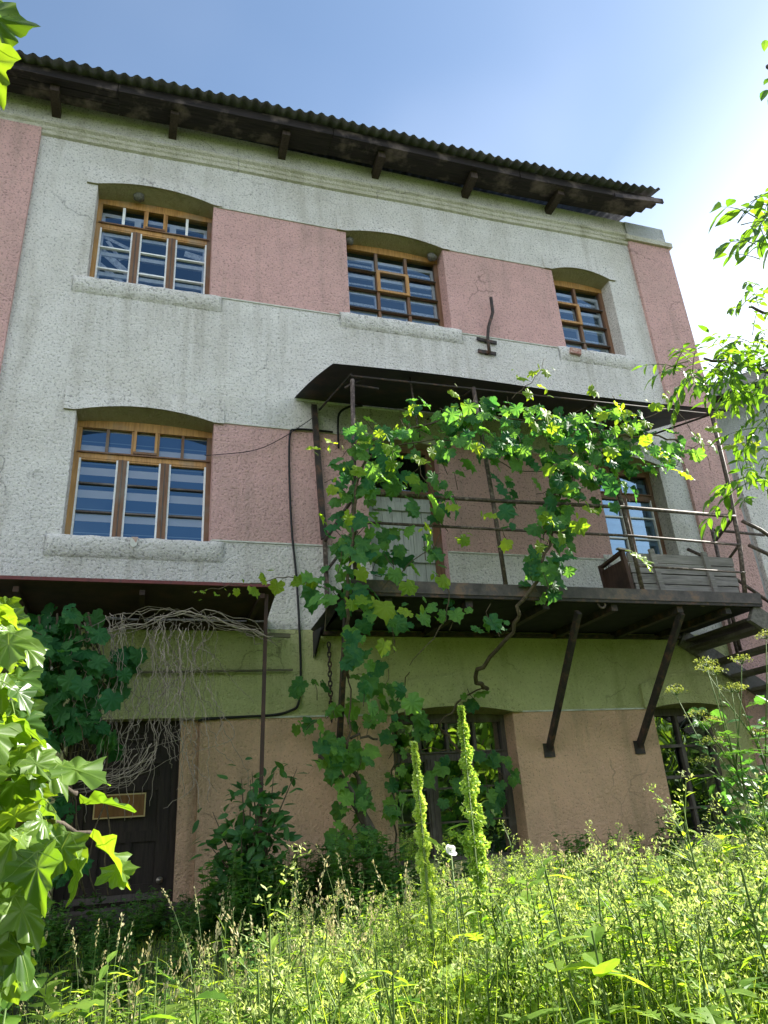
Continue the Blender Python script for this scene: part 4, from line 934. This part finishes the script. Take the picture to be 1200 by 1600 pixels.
# ------------------------------------------------------------------ maple at the left
random.seed(31)
base = Vector((-1.9, -6.2, 0)); MT = thing('maple_tree', 'young maple with bright sunlit lobed leaves reaching in at the left edge', 'tree', base)
tr, lf = MB(), MB()
tr.tube([base, base + Vector((.05, .05, 1.2)), base + Vector((-.1, 0, 2.6)), base + Vector((.1, -.1, 4.2))], [.08, .07, .055, .02], 'bark', 10)
def mleaf(px_, py_, y, size, dpx, dpy, nrm=None):
    p = at(px_, py_, y); q = at(px_ + dpx, py_ + dpy, y + U(-.03, .03)); d = (q - p)
    n = nrm or Vector((U(-.35, .35), U(-.75, .1), U(.45, 1)))
    lf.bigleaf(p, d, n, size * .56, T_MAPLE, 'maple_leaf', U(.1, .5), U(-.2, .2), U(.8, 1.0), ((0, 1.02), (.66, .50), (-.66, .50), (.44, -.04), (-.44, -.04)))
for px_, py_, s_, dx, dy in ((95, 1195, .15, 50, 14), (60, 1180, .14, 40, 25), (135, 1255, .13, 60, -4), (150, 1320, .15, 45, 24), (110, 1300, .14, -20, 36), (70, 1250, .15, 30, 34), (40, 1260, .14, -30, 24), (40, 1210, .14, -26, 20), (120, 1340, .12, 10, 40), (60, 1330, .13, -6, 40), (180, 1350, .09, 6, 24), (20, 1400, .14, 30, 40), (30, 1350, .14, -20, 44), (10, 1460, .13, 20, 40)):
    mleaf(px_, py_, -6.72 + U(-.12, .12), s_, dx, dy)
for q in range(95):
    py_ = U(930, 1260); px_ = U(-70, 4 + 46 * math.sin((py_ - 900) / 150)); mleaf(px_, py_, U(-6.8, -6.2), U(.10, .15), U(-10, 50), U(-6, 40))
for q in range(85):
    py_ = U(1180, 1540); px_ = U(-70, 60 if py_ < 1400 else 24); mleaf(px_, py_, U(-6.8, -6.0), U(.10, .15), U(-20, 40), U(10, 40))
for pts in ([(-160, 1250), (-60, 1230), (40, 1215), (120, 1240)], [(-160, 1330), (-40, 1300), (60, 1280), (150, 1310)], [(-160, 1100), (-60, 1080), (20, 1040)], [(-160, 1450), (-50, 1420), (30, 1380)], [(-160, 980), (-60, 980), (10, 960)]):
    stemline(tr, pts, -6.62, .011, 'bark', .006)
# the high branch hanging close by
stemline(tr, [(-340, 420, -6.3), (-200, 180, -6.75), (-90, 20, -6.95), (-40, -20, -7.0)], -6.9, .012, 'bark', .004); stemline(tr, [(-420, 1000, -6.25), (-380, 700, -6.25), (-340, 420, -6.3)], -6.3, .02, 'bark', .004)
mleaf(-24, -6, -7.0, .22, 40, 95, Vector((.15, -.85, .5))); mleaf(-34, 64, -7.02, .17, 34, 75, Vector((-.3, -.8, .5))); mleaf(-50, 10, -7.0, .18, -20, 80)
random.seed(33)
for q in range(80):
    p = base + Vector((U(-1.4, .0), U(-.4, .8), U(1.2, 4.6))); lf.leaf(p, Vector((U(-1, 1), U(-1, 1), U(-.8, .1))), Vector((0, 0, 1)) + rnd(.5), U(.1, .15), T_MAPLE, 'maple_leaf', .3, .1)
tr.build('trunk', MT, base); lf.build('crown', MT, base)

# ------------------------------------------------------------------ ash tree at the right
random.seed(41)
base = Vector((6.9, -3.9, 0)); AT = thing('ash_tree', 'tree with drooping narrow leaflets reaching in from the right edge', 'tree', base)
tr, lf = MB(), MB()
tr.tube([base, base + Vector((0, 0, 2)), base + Vector((-.1, .1, 4.5)), base + Vector((.1, 0, 5.6)), base + Vector((0, .1, 6.4))], [.12, .10, .08, .05, .02], 'bark', 12)
def ash_leaf(p, d, ls, nl, mat='ash_leaf', droop=.8):
    p = Vector(p); d = Vector(d).normalized(); pts = [p]; L = ls * (nl / 2 + 1) * .62; c = d.copy()
    for i in range(4): c = (c + Vector((0, 0, -.22 * droop))).normalized(); pts.append(pts[-1] + c * L / 4)
    lf.tube(pts, [.004, .003, .003, .002, .001], 'green_stem', 4, False)
    sd_ = d.cross(Vector((0, 0, 1)));
    sd_ = sd_.normalized() if sd_.length > .1 else Vector((1, 0, 0))
    np_ = nl // 2
    for i in range(np_):
        t = (i + 1) / (np_ + .4) * 4; k_ = min(int(t), 3); q = pts[k_].lerp(pts[k_ + 1], t - k_)
        for s_ in (-1, 1): lf.leaf(q, sd_ * s_ * .8 + d * .55 + Vector((0, 0, -U(.25, .9) * droop)), Vector((0, 0, 1)) + rnd(.45), ls * U(.8, 1.15), T_OVAL, mat, .3, .18, .78)
    lf.leaf(pts[-1], c, Vector((0, 0, 1)) + rnd(.3), ls * 1.15, T_OVAL, mat, .3, .18, .78)
def ash_cluster(cx, cy, rx, ry, n, y, ls, nl):
    for i in range(n):
        p = at(cx + U(-rx, rx), cy + U(-ry, ry), y + U(-.3, .3)); ash_leaf(p, Vector((U(-1, .3), U(-.7, .5), U(-.5, .5))), ls * U(.8, 1.15), nl)
for a in ((1180, 330, 30, 26, 11, -5.4, .15, 5), (1192, 385, 20, 30, 9, -5.2, .13, 5), (1185, 440, 24, 16, 3, -4.6, .10, 5), (1180, 500, 30, 30, 8, -4.4, .10, 7), (1165, 545, 36, 22, 13, -4.4, .11, 7), (1110, 570, 40, 20, 14, -4.4, .11, 7), (1070, 578, 24, 14, 8, -4.4, .11, 7), (1175, 600, 30, 32, 17, -4.4, .11, 7), (1188, 650, 20, 30, 9, -4.4, .11, 7), (1185, 700, 22, 20, 5, -4.4, .11, 7), (1180, 752, 26, 22, 8, -4.4, .11, 7), (1165, 770, 18, 16, 3, -4.4, .11, 7),
          (1245, 560, 24, 120, 8, -4.4, .11, 7)): ash_cluster(*a)
for px_, py_, dx, dy, s_ in ((1196, 62, -4, 60, .13), (1204, 122, -36, 22, .11), (1198, 140, -30, 44, .14), (1206, 150, -14, 40, .10), (1210, 100, 10, 40, .13)):
    p = at(px_, py_, -6.2); q = at(px_ + dx, py_ + dy, -6.2); lf.leaf(p, q - p, Vector((U(-.3, .3), -.7, .6)), s_ * .75, T_OVAL, 'ash_leaf', .2, .15, .9)
for pts in ([(1560, 500, -3.9), (1400, 420, -4.6), (1280, 300, -5.6), (1215, 130, -6.2), (1200, 105, -6.2)], [(1520, 700, -3.9), (1350, 560, -4.2), (1220, 500, -4.4), (1170, 480, -4.4)], [(1500, 800, -3.9), (1330, 640, -4.2), (1200, 580, -4.4), (1100, 560, -4.4)], [(1500, 880, -3.9), (1350, 760, -4.2), (1220, 720, -4.4)], [(1560, 600, -3.9), (1400, 400, -4.4), (1240, 330, -5.2), (1190, 345, -5.2)]):
    stemline(tr, pts, -4.4, .022, 'bark', .01)
for q in range(50):
    p = base + Vector((random.gauss(.6, .7), random.gauss(0, .6), U(2.6, 5.5)))
    if p.x < base.x - .6 : p.x = base.x + R()
    ash_leaf(p, Vector((U(-1, 1), U(-1, 1), U(-.4, .4))), .09, 7)
tr.build('trunk', AT, base); lf.build('crown', AT, base)

# ------------------------------------------------------------------ umbel plants at the right
def umbel(label, base, h, seed, heads):
    random.seed(seed); o = thing('umbel_plant', label, 'umbel plant', base, 'umbel plants by the stair'); st, fl, lf = MB(), MB(), MB(); b = Vector(base)
    main = [b, b + Vector((.02, 0, h * .45)), b + Vector((-.03, 0, h * .8))]; st.tube(main, [.012, .009, .006], 'green_stem', 6)
    for (dx, dy, z) in heads:
        tip = b + Vector((dx, dy, z)); q = main[1].lerp(main[2], U(.1, .9)); st.tube([q, q.lerp(tip, .6) + Vector((dx * .1, 0, .03)), tip], [.006, .004, .003], 'green_stem', 5)
        nr = 19
        for i in range(nr):
            a = i * 2.399; rr = .075 * math.sqrt((i + .5) / nr); e = tip + Vector((rr * math.cos(a), rr * math.sin(a), .06 - rr * .35)) + rnd(.016); st.tube([tip, e], [.0016, .001], 'green_stem', 3, False)
            for k_ in range(9): fl.leaf(e + rnd(.012), rnd() + Vector((0, 0, .4)), rnd() + Vector((0, 0, 1)), U(.007, .012), T_ROUND, 'dill_flower', 0, .1)
    for i in range(20):
        z = U(.3, .9) * h; a = U(0, 6.28); q = b + Vector((0, 0, z)); d = Vector((math.cos(a), math.sin(a), U(0, .6)))
        for j in range(16):
            t = (j + 1) / 16; p = q + d * (.30 * t) + Vector((0, 0, -.12 * t * t)); 
            for s_ in (-1, 1): lf.leaf(p, d.cross(Vector((0, 0, 1))) * s_ + d * .6 + rnd(.25), (0, 0, 1), .075 * (1.2 - t), T_FEATH, 'weed_dark', .2, .1, .8)
    st.build('stem', o, base); fl.build('blossom', o, base); lf.build('foliage', o, base)
umbel('yellow green umbel plant leaning in front of the right ground floor window', (3.86, -3.9, 0), 2.1, 51, [(-.30, .1, 2.10), (-.24, 0, 1.92), (-.1, -.1, 2.2), (.02, .1, 2.3), (.1, 0, 2.1), (-.1, .1, 1.75), (.25, 0, 2.3), (-.2, .1, 1.62)])
umbel('yellow green umbel plant at the right edge under the stair', (4.25, -3.75, 0), 2.3, 52, [(-.25, .1, 2.3), (-.1, 0, 2.12), (.2, -.1, 2.5), (-.3, .1, 1.9), (.0, 0, 1.8)])

# ------------------------------------------------------------------ weeds, grasses
def proto_weed(seed, name, h, ns, tpl, lmat, ls, flower, nleaf, spread=.16, wid=1.0):
    random.seed(seed); o = thing(name, 'x', 'weed'); st, lf, fl = MB(), MB(), MB()
    for s_ in range(ns):
        a = U(0, 6.28); hh = h * U(.72, 1.03); b = Vector((math.cos(a) * .05, math.sin(a) * .05, 0)); tip = Vector((math.cos(a) * spread * U(.2, 1.3), math.sin(a) * spread * U(.2, 1.3), hh)); mid = b.lerp(tip, .5) + rnd(.03)
        st.tube([b, mid, tip], [.006, .0045, .002], 'green_stem', 5, False)
        def on(t): return b.lerp(mid, t * 2) if t < .5 else mid.lerp(tip, t * 2 - 1)
        for i in range(nleaf):
            t = U(.15, 1.0); p = on(t); an = i * 2.4 + U(-.4, .4); e = U(-.2, .8); sz = ls * (1.25 - .75 * t) * U(.7, 1.25)
            lf.leaf(p, Vector((math.cos(an), math.sin(an), e)), (0, 0, 1) if e < .5 else (math.cos(an) * -.6, math.sin(an) * -.6, .8), sz, tpl, lmat, U(.1, .5), U(.0, .3), wid)
        if flower:
            for i in range(11):
                t = U(.72, 1.0); p = on(t); an = U(0, 6.28); q = p + Vector((math.cos(an) * U(.03, .09), math.sin(an) * U(.03, .09), U(.02, .12))); st.tube([p, q], [.0018, .001], 'green_stem', 3, False)
                for k_ in range(flower): fl.leaf(q + rnd(.018), rnd() + Vector((0, 0, .7)), rnd() + Vector((0, 0, 1)), U(.008, .015), T_LANCE, 'weed_flower', 0, .25, 1.5)
                for k_ in range(2): lf.leaf(p.lerp(q, U(.2, .9)), Vector((math.cos(an + U(-1, 1)), math.sin(an + U(-1, 1)), .5)), (0, 0, 1), ls * .35, tpl, lmat, .2, .1, wid)
    st.build('stem', o); lf.build('foliage', o)
    if flower: fl.build('blossom', o)
    return o
def proto_grass(seed, h, ns):
    random.seed(seed); o = thing('grass_tuft', 'x', 'grass'); st, sd_, bl = MB(), MB(), MB()
    for s_ in range(ns):
        a = U(0, 6.28); hh = h * U(.75, 1.08); lean = U(.05, .30); b = Vector((U(-.05, .05), U(-.05, .05), 0)); pts = []
        for i in range(8): t = i / 7; pts.append(b + Vector((math.cos(a) * lean * t ** 2.2, math.sin(a) * lean * t ** 2.2, hh * (t - .10 * lean * t ** 4 * 3))))
        st.tube(pts, [.0026] * 4 + [.002, .0016, .0013, .0008], 'green_stem', 4, False); kind = s_ % 2
        for i in range(26 if kind else 20):
            t = U(.84, 1.0); k_ = min(int(t * 7), 6); p = pts[k_].lerp(pts[k_ + 1], t * 7 - k_); dd = (pts[7] - pts[6]).normalized()
            off = rnd(.006) if kind else rnd(1).normalized() * U(.0, .022) * (1.3 - (t - .84) / .16)
            sd_.leaf(p + off, dd + rnd(.5), rnd(), U(.012, .02), T_LANCE, 'grass_seed', 0, .3, 1.6)
        for i in range(2):
            t = U(.2, .6); k_ = int(t * 7); p = pts[k_]; an = U(0, 6.28); dd = Vector((math.cos(an) * .6, math.sin(an) * .6, 1)); bl.leaf(p, dd, (math.cos(an) * -1, math.sin(an) * -1, .6), U(.18, .30), T_LANCE, 'grass_blade', .5, .1, .22)
    st.build('stalk', o); sd_.build('seed_sprays', o); bl.build('blade', o); return o
def polar(d, azdeg): a = rad(azdeg); return EYE.x + d * math.sin(a), EYE.y + d * math.cos(a)
DROP = [(-16, .15), (-8, .165), (0, .145), (6, .095), (12, .066), (19, .052), (24, .035), (27, .018), (31, .030), (36, .026), (42, .018), (50, .012)]
def drop(az):
    for (a, x), (b, y) in zip(DROP, DROP[1:]):
        if a <= az <= b: return x + (y - x) * (az - a) / (b - a)
    return .05
used = set()
def place(pr, x, y, h, h0, label, group, cat):
    o = pr if pr.name not in used else copy_tree(pr); used.add(o.name)
    h = max(.25, h - gh(x, y)) if label != SL else h; s_ = h / h0; o.location = (x, y, gh(x, y) - .02); o.rotation_euler = (U(-.1, .1), U(-.1, .1), U(0, 6.28)); o.scale = (s_ * U(.9, 1.15), s_ * U(.9, 1.15), s_)
    o['label'] = label; o['group'] = group; o['category'] = cat
    return o
H0 = 1.25
tallP = [proto_weed(60 + i, 'tall_plant', H0, 4, (T_LANCE, T_FEATH, T_LANCE, T_TOOTH)[i % 4], 'weed_leaf', .088, 13, 44, .17, (1.1, 1.7, 1.2, .8)[i % 4]) for i in range(8)]
leafP = [proto_weed(80 + i, 'leafy_plant', H0, 4, (T_OVAL, T_TOOTH, T_FEATH, T_LANCE)[i % 4], 'weed_leaf', (.10, .10, .13, .11, .19, .17, .2, .12)[i], 0, (36, 36, 30, 36, 16, 18, 20, 36)[i], .2, 1.0) for i in range(8)]
darkP = [proto_weed(95 + i, 'shade_plant', .8, 4, (T_TOOTH, T_OVAL)[i % 2], 'weed_dark', .15, 0, 24, .2, 1.1) for i in range(4)]
graP = [proto_grass(110 + i, 1.2, 3) for i in range(8)]
random.seed(200)
TL = 'tall thin leaved weed with pale tiny flowers in the sunlit patch'; LL = 'sunlit leafy weed among the tall grass in the foreground'; SL = 'dark green weed in the shade at the foot of the wall'; GL = 'arching grass tuft with pale seed heads in the sunlit patch'
def sunny(y): return y < -2.35
for i in range(270):
    while True:
        az = U(8, 52) if R() < .86 else U(-14, 8); d = U(1.9, 6.6); x, y = polar(d, az)
        if y < -2.2: break
    h = EYE.z - d * drop(az) * U(1.0, 1.9) - U(0, .10); place(random.choice(tallP), x, y, max(.55, h), H0, TL, 'flowering weeds in the sun', 'weed')
for i in range(230):
    while True:
        az = U(-18, 52); d = U(1.7, 6.4); x, y = polar(d, az)
        if y < -2.2: break
    h = EYE.z - d * max(drop(az) * U(1.1, 2.6), .04) - U(.0, .25); place(random.choice(leafP), x, y, max(.5, h), H0, LL, 'leafy weeds in the sun', 'weed')
for i in range(170):
    x, y = (U(-2.6, 6.5), U(-2.6, -.35)) if i % 2 else (U(-1.6, 2.6), U(-1.7, -.3)); place(random.choice(darkP), x, y, U(.24, .46) if x < .6 else U(.32, .66), .8, SL, 'weeds in the shade by the wall', 'weed')
for i in range(90):
    while True:
        az = random.gauss(5, 9) if R() < .7 else U(-10, 48); d = U(2.6, 6.2); x, y = polar(d, az)
        if y < -2.0: break
    h = EYE.z - d * drop(az) * U(.35, 1.25); place(random.choice(graP), x, y, max(.6, h), 1.2, GL, 'seeding grass tufts', 'grass')
for i in range(120):
    az = U(-15, 7); d = U(1.7, 4.9); x, y = polar(d, az); h = EYE.z - d * U(.125, .22)
    if i % 3: place(random.choice(leafP), x, y, max(.4, h), H0, LL, 'leafy weeds in the sun', 'weed')
    else: place(random.choice(tallP), x, y, max(.4, h), H0, TL, 'flowering weeds in the sun', 'weed')
# broad leaves at the lower left
def broad(label, x, y, h, n, seed, ls):
    random.seed(seed); base = (x, y, 0); o = thing('broad_leaf_plant', label, 'plant', base, 'broad leaved plants at the lower left'); st, lf = MB(), MB()
    for i in range(n):
        a = U(0, 6.28); b = Vector(base) + Vector((U(-.04, .04), U(-.04, .04), 0)); p = b + Vector((math.cos(a) * .14, math.sin(a) * .14, h * U(.5, .95))); st.tube([b, b.lerp(p, .6) + rnd(.02), p], [.006, .005, .003], 'green_stem', 5)
        lf.bigleaf(p, Vector((math.cos(a), math.sin(a), U(.0, .9))), Vector((-math.cos(a) * .5, -math.sin(a) * .5, 1)), ls * U(.6, 1.0), T_ROUND, 'weed_leaf', U(.2, .6), U(-.1, .3), .8)
    st.build('stem', o, base); lf.build('foliage', o, base)
broad('clump of large bright dock leaves at the bottom left corner', -.32, -5.75, 1.12, 14, 301, .24)
broad('second clump of broad leaves just right of the corner clump', -.05, -5.5, .98, 11, 302, .20)
broad('broad leaved clump below the white flower', 1.15, -5.6, 1.06, 8, 303, .2)
# white flower by the docks
random.seed(310); fp = EYE + (CM @ Vector((704 - 600, 800 - 1328, -FPX))).normalized() * 2.85; b = Vector((fp.x, fp.y, 0))
o = thing('white_flower', 'single white bindweed flower on a thin stem beside the dock spikes', 'flower', b); m = MB(); m.tube([b, b.lerp(fp, .5) + rnd(.02), fp], .003, 'green_stem', 5); m.build('stem', o, b)
m = MB()
for i in range(5): a = i * 1.2566; m.leaf(fp + rnd(.004), Vector((math.cos(a) * .9, -.5 + U(-.4, .5), math.sin(a) * .9)), (U(-.4, .4), -1, .2), U(.018, .028), T_ROUND, 'white_petal', -.2, .1, 1.3)
m.build('petals', o, b)
# grass sward: nobody could count it
random.seed(400); m = MB()
for i in range(30000):
    az = U(-22, 56); d = 1.3 + 6.6 * R() ** .75; x, y = polar(d, az)
    if y > -.3: continue
    sh = y > -2.3
    hm = max(.35, EYE.z - d * max(drop(az) * 1.6, .07)) * .98 - gh(x, y); hm = max(.12, hm * (.4 if sh else 1)); h = hm * U(.35, 1.0); a = U(0, 6.28); ln = U(.05, .35) * h; w_ = U(.003, .0065); z = gh(x, y) - .02
    c, s_ = math.cos(a), math.sin(a); px_, py_ = -s_ * w_, c * w_
    P = [(x + px_, y + py_, z), (x - px_, y - py_, z), (x + c * ln * .35 + px_ * .9, y + s_ * ln * .35 + py_ * .9, z + h * .6), (x + c * ln * .35 - px_ * .9, y + s_ * ln * .35 - py_ * .9, z + h * .6), (x + c * ln, y + s_ * ln, z + h * U(.85, 1.0))]
    m.raw(P, [(0, 1, 3, 2), (2, 3, 4)], 'grass_blade', False)
tag(m.build('grass'), 'dense tall green grass filling the ground in front of the house', 'grass', None, 'stuff')

# thicket behind the viewer, reflected in the dark ground floor panes
random.seed(500); m = MB()
for i in range(9500):
    x = U(-14, 30); y = -17 + random.gauss(0, .8) - .3 * math.sin(x); z = U(0, 1) ** .8 * (7.0 + 1.0 * math.sin(x * .9) + .6 * math.sin(x * 2.3)); m.leaf((x, y, z), rnd() + Vector((0, 0, -.2)), Vector((0, .5, .8)) + rnd(.6), U(.25, .5), T_OVAL, 'weed_leaf', .2, .1)
m.box(-14, 30, -18.6, -18.2, 0, 5.6, 'ground')
tag(m.build('thicket'), 'green thicket reflected in the dark ground floor window', 'thicket', None, 'stuff')
